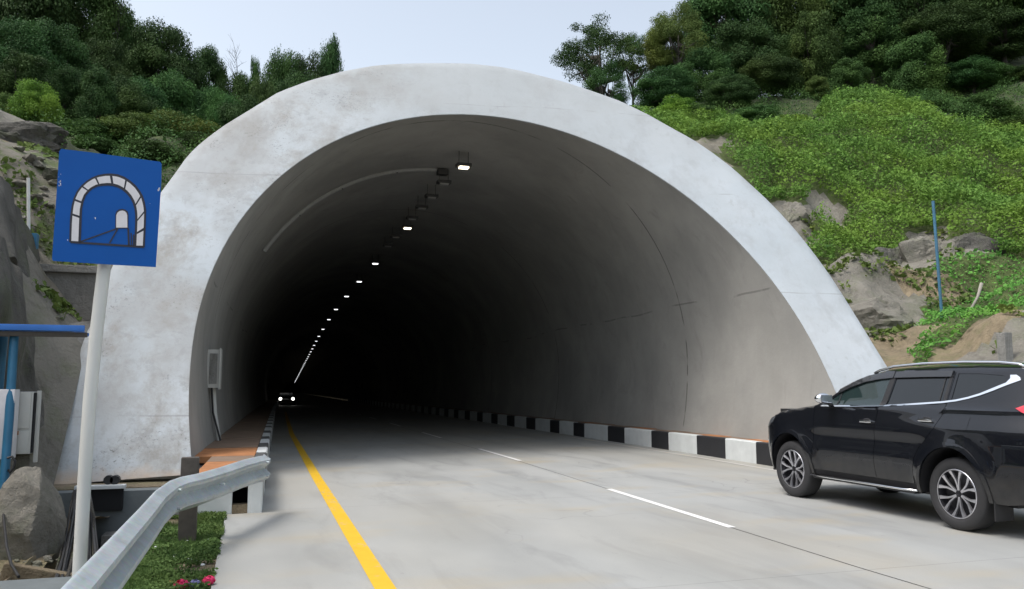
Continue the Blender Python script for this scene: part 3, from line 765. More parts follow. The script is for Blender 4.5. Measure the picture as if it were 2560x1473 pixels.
def tree(cx, top, wd, Y, kind, mat, hf, label, name='forest_tree', group='trees on the slopes around the tunnel', cat='tree', ymin=None, depth=None):
    """cx, top, wd: where the photo shows its crown (px of the 2530-wide view), Y: distance along the road"""
    p = gy(*dg(cx, top), Y)
    dep = float(np.dot(p - _C, _f)); wm = wd * 1.012 / F * dep / 2
    base = tz(p[0], Y) - .15
    if ymin is not None: base = float(gy(*dg(cx, ymin), Y)[2])
    H = p[2] - base
    vi = rnd.randrange(len(CR[kind]))
    t = empty(name, (p[0], Y, base), rnd.uniform(0, 6.28), label=label, cat=cat, group=group)
    ch = H * hf
    wy = depth if depth else wm * rnd.uniform(.85, 1.15)
    if hf < .97:
        tr = bpy.data.objects.new('trunk', trunk_mesh(kind, vi, hf)); link(tr, t); 
        k = min(1., 2.4 / max(wm, .1))
        tr.scale = (wm * .98, wy * .98, H * .98)
    cr_ = bpy.data.objects.new('crown', CR[kind][vi][0]); link(cr_, t)
    cr_.location = (0, 0, H - ch); cr_.scale = (wm, wy, ch)
    cr_.material_slots[0].link = 'OBJECT'; cr_.material_slots[0].material = M[mat]
    return t
for a in [
    # left slope, back to front
    (822, 112, 76, 50, 'round', 'leafd', .9, 'rounded dark tree just left of the portal crown against the sky'),
    (765, 143, 100, 49, 'dome', 'leafd', .9, 'low dark tree second left of the portal crown'),
    (700, 138, 105, 48, 'dome', 'leafm', .9, 'bumpy vine-covered tree right of the slender leaning one'),
    (590, 190, 110, 47, 'dome', 'leafm', .85, 'low bushy tree in the skyline dip left of the slender tree'),
    (508, 128, 115, 47, 'dome', 'leafd', .6, 'umbrella-shaped tree with open sky showing beneath its crown'),
    (398, 62, 170, 44, 'dome', 'leafd', .62, 'large dark domed tree highest above the tunnel sign'),
    (470, 235, 130, 43, 'dome', 'leafd', .9, 'shadowed lower tree under the domed tree crown'),
    (318, 42, 80, 46, 'round', 'leafm', .6, 'small round treetop peeking left of the large domed tree'),
    (215, -70, 210, 45, 'dome', 'leafd', .75, 'tall dark tree leaving the top of the frame at left'),
    (60, -130, 260, 43, 'dome', 'leafd', .8, 'tallest dark tree in the top left corner'),
    (270, 110, 150, 41, 'dome', 'leafd', .8, 'dark tree in the second row above the sign'),
    (150, 70, 170, 38, 'dome', 'leafd', .8, 'grey-green drooping tree in front of the tall left trees'),
    (30, 55, 190, 34, 'dome', 'leafd', .85, 'pale-tipped spreading tree at the left edge'),
    (360, 190, 130, 37, 'tall', 'leafd', .9, 'dark narrow tree in the left forest interior'),
    (610, 250, 150, 36, 'dome', 'leafd', .95, 'dark shaded tree touching the left haunch of the portal'),
    (540, 225, 110, 40, 'dome', 'leafm', .95, 'mid green bushy tree below the umbrella-shaped one'),
    (720, 190, 150, 44, 'dome', 'leafd', .95, 'dense dark foliage mass rising behind the portal rim'),
    (240, 170, 110, 33, 'tall', 'leafd', .9, 'dark narrow tree behind the light green sapling'),
    (60, 130, 150, 31, 'tall', 'leafd', .95, 'dark thicket tree behind the light green sapling at far left'),
    (170, 180, 130, 35, 'dome', 'leafd', .95, 'shaded bushy tree under the grey-green drooping tree'),
    (310, 200, 140, 35, 'dome', 'leafd', .95, 'shaded tree in the dark gap between left trunks'),
    (430, 170, 120, 40, 'tall', 'leafm', .95, 'vine-hung trunk under the right side of the large domed tree'),
    (120, -40, 200, 47, 'dome', 'leafd', .8, 'far tall tree between the two top left crowns'),
    (340, 90, 140, 47, 'dome', 'leafd', .8, 'far dark tree behind the small round treetop'),
    (650, 200, 90, 42, 'dome', 'leafm', .95, 'green low tree at the foot of the slender climber tree'),
    # right slope
    (1478, 40, 185, 46, 'airy', 'leafd', .62, 'airy open-crowned tree alone against the sky right of the portal crown'),
    (1562, 82, 105, 48, 'airy', 'leafd', .55, 'small airy tree beside the open-crowned one'),
    (1500, 150, 120, 44, 'airy', 'leafd', .8, 'sparse dark tree low behind the portal rim at right'),
    (1672, 10, 150, 43, 'airy', 'leafo', .7, 'yellow-green loose tree at the forest edge'),
    (1640, 60, 110, 45, 'dome', 'leafo', .6, 'olive tree half hidden at the forest edge'),
    (1640, 170, 130, 40, 'dome', 'leafd', .9, 'low dark tree at the foot of the yellow-green tree'),
    (1790, -90, 230, 46, 'dome', 'leafd', .85, 'first tall tree of the right forest wall'),
    (1930, -160, 230, 45, 'dome', 'leafm', .85, 'second tall tree of the right forest wall'),
    (2080, -190, 220, 44, 'dome', 'leafd', .8, 'third tall tree of the right forest wall'),
    (2230, -170, 240, 43, 'dome', 'leafd', .82, 'fourth tall tree of the right forest wall'),
    (2380, -200, 240, 42, 'dome', 'leafd', .82, 'fifth tall tree of the right forest wall'),
    (2530, -210, 260, 41, 'dome', 'leafm', .85, 'last tall tree of the right forest wall at the frame edge'),
    (2150, 5, 170, 41, 'tall', 'leafd', .85, 'dark upright tree in the second row of the right forest'),
    (2320, 20, 190, 39, 'dome', 'leafd', .62, 'pale flat-topped tree near the top right'),
    (2470, 30, 190, 39, 'tall', 'leafd', .85, 'dark tree by the right frame edge'),
    (2000, 30, 150, 41, 'tall', 'leafm', .8, 'mid green upright tree showing a pale trunk'),
    (1850, 60, 170, 42, 'dome', 'leafd', .85, 'dark rounded tree in the second row near the forest edge'),
    (1740, 130, 150, 41, 'dome', 'leafd', .9, 'shadowed tree above the portal right haunch'),
    (2290, -60, 260, 52, 'dome', 'leafd', .9, 'far dark tree closing the gap behind the fourth tall right tree'),
    (2450, -80, 260, 52, 'dome', 'leafd', .9, 'far dark tree closing the gap behind the fifth tall right tree'),
    (2130, 40, 220, 51, 'dome', 'leafd', .95, 'far dark tree behind the dark upright one'),
    (2540, 60, 200, 48, 'dome', 'leafd', .95, 'far dark tree low behind the right frame edge'),
    (2400, 100, 200, 47, 'dome', 'leafd', .95, 'dense dark tree filling the forest floor near the top right'),
    (1980, 90, 200, 48, 'dome', 'leafd', .95, 'far dark tree filling the gap beside the pale trunk'),
]: tree(*a)
for a in [
    (2250, 90, 150, 38, 'tall', 'leafm', .95, 'leafy understory tree right of the reddish gap'),
    (2400, 150, 160, 37, 'dome', 'leafd', .95, 'dark understory tree above the fern-like bush'),
    (2090, 150, 110, 38, 'tall', 'leafm', .95, 'upright understory tree over the vine ridge'),
    (1900, 140, 130, 39, 'dome', 'leafd', .95, 'shaded understory tree left of the climber column'),
    (1800, 190, 120, 38, 'dome', 'leafd', .95, 'low shaded tree near the forest foot'),
    (2530, 170, 140, 36, 'dome', 'leafd', .95, 'shadowed understory tree cut by the right edge'),
]: tree(*a, name='understory_tree', group='small trees under the right forest')
tree(628, 138, 40, 46, 'tall', 'leafm', .97, 'slender leaning tree wrapped in climbers on the left skyline', name='climber_covered_tree')
tree(2020, 190, 75, 36.5, 'tall', 'leafo', .97, 'narrow column of olive climbers at the foot of the right forest', name='climber_covered_tree')
for a in [
    (95, 205, 95, 26, 'bush', 'leafl', .8, 'light green sapling on the ledge at upper left'),
    (210, 300, 140, 26.5, 'bush', 'leafm', 1., 'green shrub behind the top edge of the sign'),
    (330, 290, 150, 27, 'bush', 'leafo', 1., 'wide olive shrub right of the sapling'),
    (450, 285, 150, 27, 'bush', 'leafo', 1., 'wide olive shrub close to the portal haunch'),
    (250, 345, 110, 24.5, 'bush', 'leafm', 1., 'dark green shrub over the rock ledge by the sign'),
    (380, 350, 120, 23.5, 'bush', 'leafm', 1., 'low green shrub against the portal rim above the sign'),
    (20, 235, 70, 27, 'bush', 'leafo', 1., 'small shrub on the ledge at the left edge'),
    (500, 330, 90, 25, 'bush', 'leafd', 1., 'dark shrub tucked behind the portal left haunch'),
    (1665, 245, 110, 36, 'bush', 'leafl', 1., 'bright round bush peeking over the portal right haunch'),
    (1735, 262, 90, 35, 'bush', 'leafm', 1., 'dark green bush beside the bright round bush'),
    (1860, 268, 120, 35, 'bush', 'leafm', 1., 'green bush at the forest foot above the vines'),
    (1790, 315, 80, 32, 'bush', 'leafl', 1., 'small light bush on the vine ridge near the portal'),
    (1950, 285, 90, 34, 'bush', 'leafl', 1., 'light bush left of the climber column'),
    (2130, 232, 130, 34, 'bush', 'leafl', 1., 'broad light green bush crowning the vine ridge'),
    (2215, 245, 100, 34, 'bush', 'leafm', 1., 'mid green bush next to the crowning bush'),
    (2290, 262, 90, 33.5, 'bush', 'leafm', 1., 'small bush in the saddle of the vine ridge'),
    (2420, 245, 150, 32, 'bush', 'leafm', 1., 'fern-like feathery bush on the right ridge'),
    (2500, 300, 130, 30, 'bush', 'leafm', 1., 'leafy bush at the right edge above the vines'),
]: tree(*a, name='bush', group='bushes along the edge of the forest', cat='bush')
# two bare dead trees against the sky
for (cx, top, wd, Y, lab) in [(290, 14, 40, 44, 'bare dead branches poking above the left trees'), (583, 125, 40, 47, 'thin bare twigs against the sky left of the slender tree')]:
    p = gy(*dg(cx, top), Y); b0 = gy(*dg(cx - 8, top + 110), Y); parts = [tube_data([b0, (np.array(b0) + p) / 2 + np.array([.16, 0, 0]), p], [.04, .022, .004], 5)]
    for k in range(22):
        q = b0 + (p - b0) * rnd.uniform(.25, .98); dd = np.array([rnd.uniform(-.7, .7), rnd.uniform(-.5, .5), rnd.uniform(.5, 1.3)]) * rnd.uniform(.5, 1.1)
        m_ = q + dd * .5 + np.array([rnd.uniform(-.1, .1), 0, .08]); e = q + dd; parts.append(tube_data([q, m_, e], [.012, .008, .003], 4))
        parts.append(tube_data([m_, m_ + np.array([rnd.uniform(-.3, .3), 0, rnd.uniform(.2, .5)])], [.007, .002], 4))
    v, f = join(*parts); tag(mobj('dead_tree', v, f, M['bark']), lab, 'dead tree')

# ------------------------------------------------------------------ rocks, walls and trench at the left
def rock(name, c, s, seed, mat, label=None, cat='rock', group=None, sub=5, rough=.26, flat=0., parent=None, det=1.):
    bm = bmesh.new(); bmesh.ops.create_icosphere(bm, subdivisions=sub, radius=1.0)
    r = np.random.RandomState(seed); dirs = r.normal(0, 1, (30, 3)); dirs /= np.linalg.norm(dirs, axis=1, keepdims=True); cut = r.uniform(.55, .93, 30)
    for v in bm.verts:
        d = np.array(v.co); d /= np.linalg.norm(d); k = 1.0
        for dd, cc in zip(dirs, cut):
            t = d @ dd
            if t > .05: k = min(k, cc / t)
        k *= 1 + rough * (float(vnoise(d[0] * 3 + seed, d[1] * 3 + d[2] * 2.1, 1., seed)) - .5) + rough * .4 * (float(vnoise(d[0] * 9 + seed, d[1] * 9 + d[2] * 6, 1., seed)) - .5)
        k += det * .05 * (float(vnoise(d[0] * 22 + seed, d[1] * 20 + d[2] * 17, 1., seed + 2)) - .5) - det * .07 * max(0, .12 - abs(float(vnoise(d[0] * 4 + seed, d[2] * 5 + d[1] * 3, 1., seed + 5)) - .5)) / .12
        v.co = Vector((d[0] * k * s[0], d[1] * k * s[1], d[2] * k * s[2]))
    bmesh.ops.translate(bm, vec=c, verts=bm.verts)
    o_ = bm_obj(name, bm, mat, parent, smooth=True, angle=24)
    if label: tag(o_, label, cat, group)
    return o_
rock('boulder', (-1.99, 9.25, .14), (.42, .44, .62), 4, M['boulder'], 'grey-brown boulder standing under the white cabinets', 'boulder', rough=.10, det=.15)
rock('boulder', (-2.62, 9.0, .0), (.35, .4, .5), 8, M['boulder'], 'tan boulder at the left edge beside the taller grey boulder', 'boulder', rough=.12, det=.2)
k = 0
for i in range(26):
    x = rnd.uniform(-2.15, -1.62); y = rnd.uniform(7.9, 8.9)
    s = rnd.uniform(.025, .07)
    rock('stone', (x, y, tz(x, y) + s * .3), (s, s * rnd.uniform(.7, 1.2), s * .65), 30 + i, M['boulder'], 'loose grey stone in the rubble below the boulders', 'stone', 'loose stones below the boulders', sub=2)
for i in range(34):
    x = rnd.uniform(-5.2, -3.9); y = rnd.uniform(16.5, 20.5); s = rnd.uniform(.08, .24)
    rock('stone', (x, y, tz(x, y) + s * .2), (s, s, s * .6), 90 + i, M['shotl'], 'weathered stone on the mossy rubble slope left of the sign', 'stone', 'stones on the mossy rubble slope', sub=2)
rock('rock_outcrop', (-4.0, 19.8, 5.75), (1.3, .7, .55), 61, M['shot'], 'dark rock ledge just behind the top edge of the sign', 'rock')
rock('rock_outcrop', (-6.2, 22.4, 7.3), (2.6, .8, .95), 63, M['shot'], 'brown rock face at the upper left under the sapling', 'rock')
# sprayed concrete cut slope at far left (layered folds)
def slope_sheet(name, A, B, nu, nv, mat, label, amp, seed, cat):
    """ruled sheet between polylines A (foot) and B (top)"""
    A = resample(A, nu); B = resample(B, nu); V, Fc = [], []
    for j in range(nv + 1):
        for i in range(nu):
            f = j / nv; p = A[i] * (1 - f) + B[i] * f
            q = (vnoise(p[0] * 1.2 + p[1] * .9, p[2] * .55, 1.3, seed) - .5) * amp + (vnoise(p[0] * 3 + p[1] * 2, p[2], 2.2, seed + 1) - .5) * amp * .4
            V.append((p[0] + q, p[1] - q * 1.2, p[2] + q * .2))
    m = len(V)
    for (x, y, z) in list(V): V.append((x - .25, y + .35, z - .15))
    for j in range(nv):
        for i in range(nu - 1):
            a = j * nu + i; Fc.append((a, a + 1, a + nu + 1, a + nu)); Fc.append((m + a, m + a + nu, m + a + nu + 1, m + a + 1))
    for j in range(nv):
        for e in (0, nu - 1): a = j * nu + e; Fc.append((a, a + nu, m + a + nu, m + a))
    for i in range(nu - 1):
        for e in (0, nv): a = e * nu + i; Fc.append((a, a + 1, m + a + 1, m + a))
    return tag(mobj(name, V, Fc, mat, smooth=True, angle=60), label, cat)
def P3(x, y, Y): return tuple(gy(*dg(x, y), Y))
slope_sheet('cut_slope', [P3(-60, 1160, 10.6), P3(30, 1120, 11.2), P3(70, 1085, 12.0), P3(104, 1040, 13.2)], [P3(-60, 575, 11.2), P3(10, 590, 12.0), P3(45, 690, 13.0), P3(72, 860, 13.8)], 46, 40, M['shot'], 'dark folded sprayed-concrete slope behind the blue shelter', .36, 31, 'rock slope')
slope_sheet('cut_slope', [P3(-60, 640, 13.0), P3(20, 640, 14.0), P3(62, 720, 15.0), P3(98, 690, 16.2)], [P3(-60, 405, 15.0), P3(20, 450, 15.6), P3(66, 520, 16.4), P3(104, 640, 17.0)], 40, 30, M['shot'], 'smooth dark sprayed-concrete slope left of the sign panel', .25, 37, 'rock slope')
# retaining wall behind the shelter
bm = bmesh.new()
ra, rb = P3(48, 668, 17.0), P3(262, 668, 17.0)
add_box(bm, ((ra[0] + rb[0]) / 2, 17.2, 1.7), (rb[0] - ra[0] + .6, .4, 3.95), bevel=.03)
add_box(bm, ((ra[0] + rb[0]) / 2, 16.96, 3.71), (rb[0] - ra[0] + .66, .12, .14), bevel=.02)
tag(bm_obj('retaining_wall', bm, M['retw']), 'grey concrete retaining wall between the sign pole and the dark slope', 'wall')
slope_sheet('lower_wall', [P3(85, 1040, 14.6), P3(150, 1130, 14.2), P3(240, 1100, 14.6)], [P3(95, 815, 15.2), P3(160, 800, 15.2), P3(250, 790, 15.2)], 26, 24, M['retw'], 'stained grey concrete apron below the retaining wall', .08, 41, 'wall')
# trench
tr = empty('drain_trench', (0, 0, 0), label='deep concrete drain trench with stained walls below the left leg of the portal', cat='drain')
strip_v = [(-1.75, 7.7, -1.05), (-.93, 7.7, -1.05), (-.93, 12.4, -1.05), (-1.75, 12.4, -1.05)]
mobj('floor', strip_v, [(0, 1, 2, 3)], M['soil'], tr)
box('side_wall', (-.97, 9.9, -.54), (.12, 5.2, 1.04), M['conc'], tr, bevel=.01)
box('back_wall', (-1.75, 12.62, -.45), (2.3, .3, 1.14), M['concblue'], tr, bevel=.01)
box('footing', (-1.75, 13.25, -.35), (2.36, .96, .97), M['soil'], tr, bevel=.02)
box('side_footing', (-.78, 11.7, -.2), (.32, 1.9, .6), M['conc'], tr, bevel=.02)
box('ledge', (-1.35, 12.3, -.72), (.9, .36, .62), M['conc'], tr, bevel=.015)
box('culvert_shade_panel', (-1.88, 12.44, .02), (.56, .08, .30), M['dark'], tr, bevel=.01)  # solid dark panel: the shade inside the culvert is put into its colour
box('lintel', (-1.88, 12.40, .19), (.62, .14, .05), M['kerb_w'], tr, bevel=.008)
box('cross_beam', (-2.2, 7.32, -.35), (2.3, .70, .70), M['concblue'], tr, bevel=.02)
slope_sheet('soil_bank', [(-1.5, 7.9, -.9), (-1.55, 9.5, -.95), (-1.75, 12.4, -1.0)], [(-1.86, 7.9, -.05), (-1.86, 9.5, -.02), (-2.5, 12.4, -.02)], 24, 14, M['soil'], 'steep bank of orange-brown soil beside the trench cables', .12, 45, 'soil bank')
bm = bmesh.new()
add_box(bm, (-1.72, 8.1, -.25), (.55, .1, .5), rot=Matrix.Rotation(R(14), 3, 'Y'), bevel=.012)
tag(bm_obj('wing_wall', bm, M['soil']), 'small tan wing wall beside the loose stones', 'wall')
# cables hanging into the trench
for i in range(19):
    a = P3(184 + i * 1.9 + rnd.uniform(-2, 2), 1212 + rnd.uniform(-6, 6), 12.1)
    b_ = P3(132 + i * 3.3 if i < 12 else 214 + (i - 12) * 6, 1432, 7.85 + rnd.uniform(0, .3))
    m_ = (np.array(a) + np.array(b_)) / 2 + np.array([rnd.uniform(-.02, .05), 0, .10 - rnd.uniform(0, .12)])
    o_ = tube('cable', [a, (np.array(a) * .75 + m_ * .25) + np.array([0, 0, .06]), m_, (m_ * .4 + np.array(b_) * .6) - np.array([0, 0, .03]), b_], rnd.choice([.009, .012, .016]), M['black'] if i % 5 else M['bark'])
    tag(o_, 'dark power cable in the bundle running through the trench behind the sign pole', 'cable', 'cables in the drain trench')
for i, x in enumerate((272, 288)):
    p = P3(x - 1, 1184, 12.55); tag(tube('conduit_pipe', [p, (p[0], p[1] - .13, p[2])], .062, M['black']), ['left', 'right'][i] + ' one of two short black conduit stubs at the foot of the portal', 'pipe')
# cabinets and blue-roofed shelter
t = empty('shelter', (-2.9, 10, 0), label='low blue metal shelter roof on teal posts at the left edge', cat='shelter'); t.location = (0, 0, 0)
bm = bmesh.new(); add_box(bm, (-3.3, 10.0, 2.125), (3.0, 1.0, .035)); bm_obj('roof', bm, M['bluemetal'], t)
box('fascia', (-3.18, 9.49, 2.135), (3.02, .03, .062), M['bluemetal'], t, bevel=.006)
box('under_strip', (-2.9, 9.53, 2.07), (2.5, .05, .05), M['post'], t, bevel=.006)  # dark brown bar for the dark strip under the roof edge
a = P3(35, 832, 9.6); b_ = P3(4, 1245, 9.3)
tube('post', [a, (np.array(a) + np.array(b_)) / 2 + np.array([.01, 0, 0]), (b_[0], b_[1], tz(b_[0], b_[1]) - .1 if tz(b_[0], b_[1]) < b_[2] else b_[2] - .3)], .042, M['teal'], t)
a = P3(9, 832, 10.4); tube('post', [a, (a[0] - .03, 10.4, .5)], .045, M['teal'], t)
t = empty('electrical_cabinet', (0, 0, 0), label='grey-white metal cabinet with a split door and a side post, nearest the tunnel', cat='cabinet')
a, b_ = P3(30, 968, 9.7), P3(74, 1122, 9.7)
box('body', ((a[0] + b_[0]) / 2, 9.85, (a[2] + b_[2]) / 2), (b_[0] - a[0], .3, a[2] - b_[2]), M['panel'], t, bevel=.012)
zm = P3(50, 1062, 9.7)[2]
box('door', ((a[0] + b_[0]) / 2 - .005, 9.692, (a[2] + zm) / 2 + .004), (b_[0] - a[0] - .03, .014, a[2] - zm - .02), M['panel'], t, bevel=.004)
box('door', ((a[0] + b_[0]) / 2 - .005, 9.692, (zm + b_[2]) / 2 - .004), (b_[0] - a[0] - .03, .014, zm - b_[2] - .02), M['panel'], t, bevel=.004)
box('warning_patch', (a[0] + .07, 9.681, zm - .03), (.035, .006, .04), M['orange'], t)
box('side_post', (b_[0] + .035, 9.78, (a[2] + b_[2]) / 2 - .04), (.035, .05, a[2] - b_[2] + .1), M['panel'], t, bevel=.005)
box('side_edge', (b_[0] + .009, 9.75, (a[2] + b_[2]) / 2), (.014, .1, a[2] - b_[2] - .02), M['dark'], t)
box('stand', ((a[0] + b_[0]) / 2, 9.95, b_[2] / 2 - .1), (b_[0] - a[0] - .05, .25, b_[2] + .19), M['boulder'], t, bevel=.02)
t = empty('electrical_cabinet', (0, 0, 0), label='bright off-white cabinet behind the blue post, cut by the left edge of the photo', cat='cabinet')
a, b_ = P3(-30, 962, 9.45), P3(25, 1135, 9.45)
box('body', ((a[0] + b_[0]) / 2, 9.56, (a[2] + b_[2]) / 2), (b_[0] - a[0], .2, a[2] - b_[2]), M['signwhite'], t, bevel=.01)
box('stand', ((a[0] + b_[0]) / 2, 9.6, b_[2] / 2 - .1), (b_[0] - a[0] - .08, .15, b_[2] + .19), M['boulder'], t, bevel=.01)
p = [P3(x, y, 9.35) for x, y in [(18, 1132), (30, 1128), (38, 1140), (34, 1156), (24, 1168), (20, 1160)]]
tag(tube('cable_loop', p, .012, M['black']), 'short loop of black cable hanging below the cabinets', 'cable')
p = [P3(x, y, Y) for x, y, Y in [(6, 1235, 9.2), (10, 1290, 8.8), (16, 1350, 8.3), (28, 1395, 8.0), (46, 1425, 7.75)]]
tag(tube('cable', p, .012, M['black']), 'single black cable running down from the blue post to the concrete beam', 'cable')
p0, p1 = P3(70, 440, 17.), P3(71, 640, 17.)
tag(tube('marker_pole', [p0, p1], .03, M['polewhite']), 'thin white pole on the dark slope left of the sign', 'pole')
c = P3(75, 600, 16.8); t = box('utility_box', (c[0], 16.85, c[2]), (.22, .18, .36), M['teal'], bevel=.02); tag(t, 'small teal box at the foot of the thin white pole', 'box')

# ------------------------------------------------------------------ right bank details
def hrock(px, py, s_, seed, mat, lab, rough=.16, dz=-.25):
    c = hit(px, py); rock('rock_outcrop', (c[0] + .2, c[1] + s_[1] * .35, c[2] + dz * s_[2]), s_, seed, mat, lab, 'rock', rough=rough, det=.4)
hrock(2170, 775, (1.75, 1.6, 1.25), 71, M['shotl'], 'big grey sprayed-concrete mound just right of the portal rim', .10)
hrock(2300, 630, (1.25, 1.0, 1.35), 73, M['shotl'], 'pale conical rock behind the blue pole')
hrock(2400, 615, (1.3, .9, 1.0), 75, M['shot'], 'brown rock face right of the blue pole under the vines')
hrock(2195, 640, (.9, .9, 1.15), 77, M['shot'], 'dark furrowed rock left of the pale conical rock')
hrock(1960, 535, (.75, .8, 1.1), 79, M['shotl'], 'upper grey rock chute showing between vines near the portal')
p0, p1 = P3(2305, 497, 17.), P3(2325, 750, 17.)
tag(tube('blue_pole', [p0, (p1[0], p1[1], tz(p1[0], p1[1]) - .1)], .04, M['bluepole']), 'slim faded blue pole standing on the right bank', 'pole')
p0 = P3(2480, 822, 13.); zb = tz(p0[0], 13.) - .1
bm = bmesh.new(); add_box(bm, (p0[0], 13, (p0[2] + zb) / 2), (.2, .2, p0[2] - zb), bevel=.015)
tag(bm_obj('marker_post', bm, M['conc']), 'stained white concrete post behind the car roof', 'post')
v, f = tube_data([P3(2425, 700, 17), P3(2415, 735, 17), P3(2395, 770, 16.8)], [.05, .04, .03], 6)
tag(mobj('broken_branch', v, f, M['deadwood'], smooth=True), 'bleached dead branch on the bank right of the blue pole', 'branch')

# ------------------------------------------------------------------ grass verge
strip_ = mobj('verge', [(-1.03, -10, -.03), (-.24, -10, -.03), (-.24, 10.72, -.03), (-1.03, 10.72, -.03)], [(0, 1, 2, 3)], M['soil']); strip_['kind'] = 'structure'
r = np.random.RandomState(9)
nG = 46000
x = r.uniform(-1.0, -.22, nG); y = r.uniform(4.0, 10.8, nG)
edge = -.24 + (vnoise(x * 0, y, 2.2, 4) - .5) * .10
ok = (x < edge) & (vnoise(x, y, 3.0, 41) * .6 + vnoise(x, y, 9, 42) * .4 > .40); x, y = x[ok], y[ok]
z = -.02 + .06 * r.rand(len(x)) * (.4 + vnoise(x, y, 3.5, 43))
N = np.tile([0, -.2, 1.], (len(x), 1))
G = leaf_quads(np.stack([x, y, z], 1), N, .030 * np.ones(len(x)), 4, .6, .7)
nb = 16000; x = r.uniform(-1.0, -.24, nb); y = r.uniform(4., 10.75, nb); ok = (vnoise(x, y, 3.0, 41) > .4); x, y = x[ok], y[ok]; nb = len(x)
h = r.uniform(.03, .09, nb); dx = r.normal(0, .02, nb); dy = r.normal(0, .02, nb); ww = .0035
base = np.stack([x, y, np.full(nb, -.03)], 1); tip = base + np.stack([dx, dy, h], 1); sd = np.stack([np.full(nb, ww), r.normal(0, .002, nb), np.zeros(nb)], 1)
Bq = np.stack([base - sd, base + sd, tip + sd * .2, tip - sd * .2], 1)
tag(quads('verge_grass', np.concatenate([G, Bq]), M['grass']), 'patchy green grass and clover between the guardrail and the road slab', 'grass', kind='stuff')
for i in range(26):
    x = rnd.uniform(-.95, -.3); y = rnd.uniform(6.9, 9.6); s = rnd.uniform(.012, .03)
    rock('pebble', (x, y, .0), (s, s, s * .6), 200 + i, M['kerb_w'], 'pale pebble or litter lying in the roadside grass', 'pebble', 'pale pebbles in the grass', sub=1)
# pink cloth flowers at the bottom edge
t = empty('cloth_flowers', (0, 0, 0), label='bright pink and lilac cloth flowers lying on the grass at the bottom edge', cat='flowers')
for j, (px, py, rad, mat_) in enumerate([(448, 1450, .055, 'pink'), (516, 1438, .05, 'pink'), (482, 1447, .045, 'lilac')]):
    c = gz(*dg(px, py), .02); parts = []
    rr = np.random.RandomState(60 + j); u = rr.normal(0, 1, (170, 3)); u[:, 2] = np.abs(u[:, 2]) * .7; u /= np.linalg.norm(u, axis=1, keepdims=True)
    Pp = np.array(c) + u * rad * rr.uniform(.5, 1., (170, 1)); Q = leaf_quads(Pp, u, .034 * np.ones(170), j, .8, .3)
    quads('blossom' if mat_ == 'pink' else 'lilac_blossom', Q, M[mat_], t)
a = gz(*dg(420, 1436), .04); b_ = gz(*dg(450, 1446), .03); tube('stalk', [a, b_], .006, M['orange'], t, 5)

# ------------------------------------------------------------------ guardrail
wprof = [(-.0, .155), (.012, .150), (.03, .135), (.078, .105), (.083, .085), (.078, .065), (.03, .025), (.012, .0), (.03, -.025), (.078, -.065), (.083, -.085), (.078, -.105), (.03, -.135), (.012, -.150), (0, -.155)]
wprof = [(a_ * 1.0, b_) for a_, b_ in wprof]
path = [(-.70, -3), (-.70, 1.0), (-.69, 3.9), (-.67, 6.2), (-.655, 7.2), (-.65, 7.75), (-.62, 7.98), (-.55, 8.2), (-.44, 8.55), (-.25, 9.15), (-.02, 9.9), (.16, 10.42), (.20, 10.56), (.215, 10.62)]
pp = [Vector((a_, b_, 0)) for a_, b_ in path]
gr = empty('guardrail', (0, 0, 0), label='bent galvanised W-beam guardrail sweeping from the foreground to the kerb end', cat='guardrail')
V, Fc = [], []
zc = .55
for i, p in enumerate(pp):
    tdir = (pp[min(i + 1, len(pp) - 1)] - pp[max(i - 1, 0)]).normalized(); nr = Vector((tdir.y, -tdir.x, 0))
    for th in (0, -.006):
        for (a_, b_) in wprof: V.append(p + nr * (a_ - .03 + th + .006 * math.sin(i * 2.7)) + Vector((0, 0, zc + b_ + .008 * math.sin(i * 1.9 + 1))))
m = len(wprof)
for i in range(len(pp) - 1):
    for k in range(m - 1):
        a = i * 2 * m + k; b2 = (i + 1) * 2 * m + k
        Fc.append((a, b2, b2 + 1, a + 1)); Fc.append((a + m, a + m + 1, b2 + m + 1, b2 + m))
    for k in (0, m - 1):
        a = i * 2 * m + k; b2 = (i + 1) * 2 * m + k; Fc.append((a, a + m, b2 + m, b2))
for k in range(m - 1): a = (len(pp) - 1) * 2 * m + k; Fc.append((a, a + 1, a + 1 + m, a + m))
mobj('beam', V, Fc, M['galv'], gr, smooth=True, angle=26)
box('post', (-.56, 9.08, .38), (.17, .14, .88), M['post'], gr, rot=None, bevel=.015)
box('post', (-.86, 2.6, .36), (.15, .14, .84), M['post'], gr, bevel=.01)
box('spacer', (-.42, 8.98, .56), (.16, .12, .2), M['post'], gr, rot=None, bevel=.01)
for (bx, by, bz, rz_) in [(-.60, 7.92, .63, 0), (-.60, 7.92, .47, 0), (.19, 10.45, .63, 0), (.19, 10.45, .47, 0), (-.27, 8.98, .55, 0)]:
    v, f = tube_data([(bx, by, bz), (bx + .05, by - .02, bz)], .013, 8); mobj('bolt', v, f, M['galv'], gr, smooth=True, angle=40)

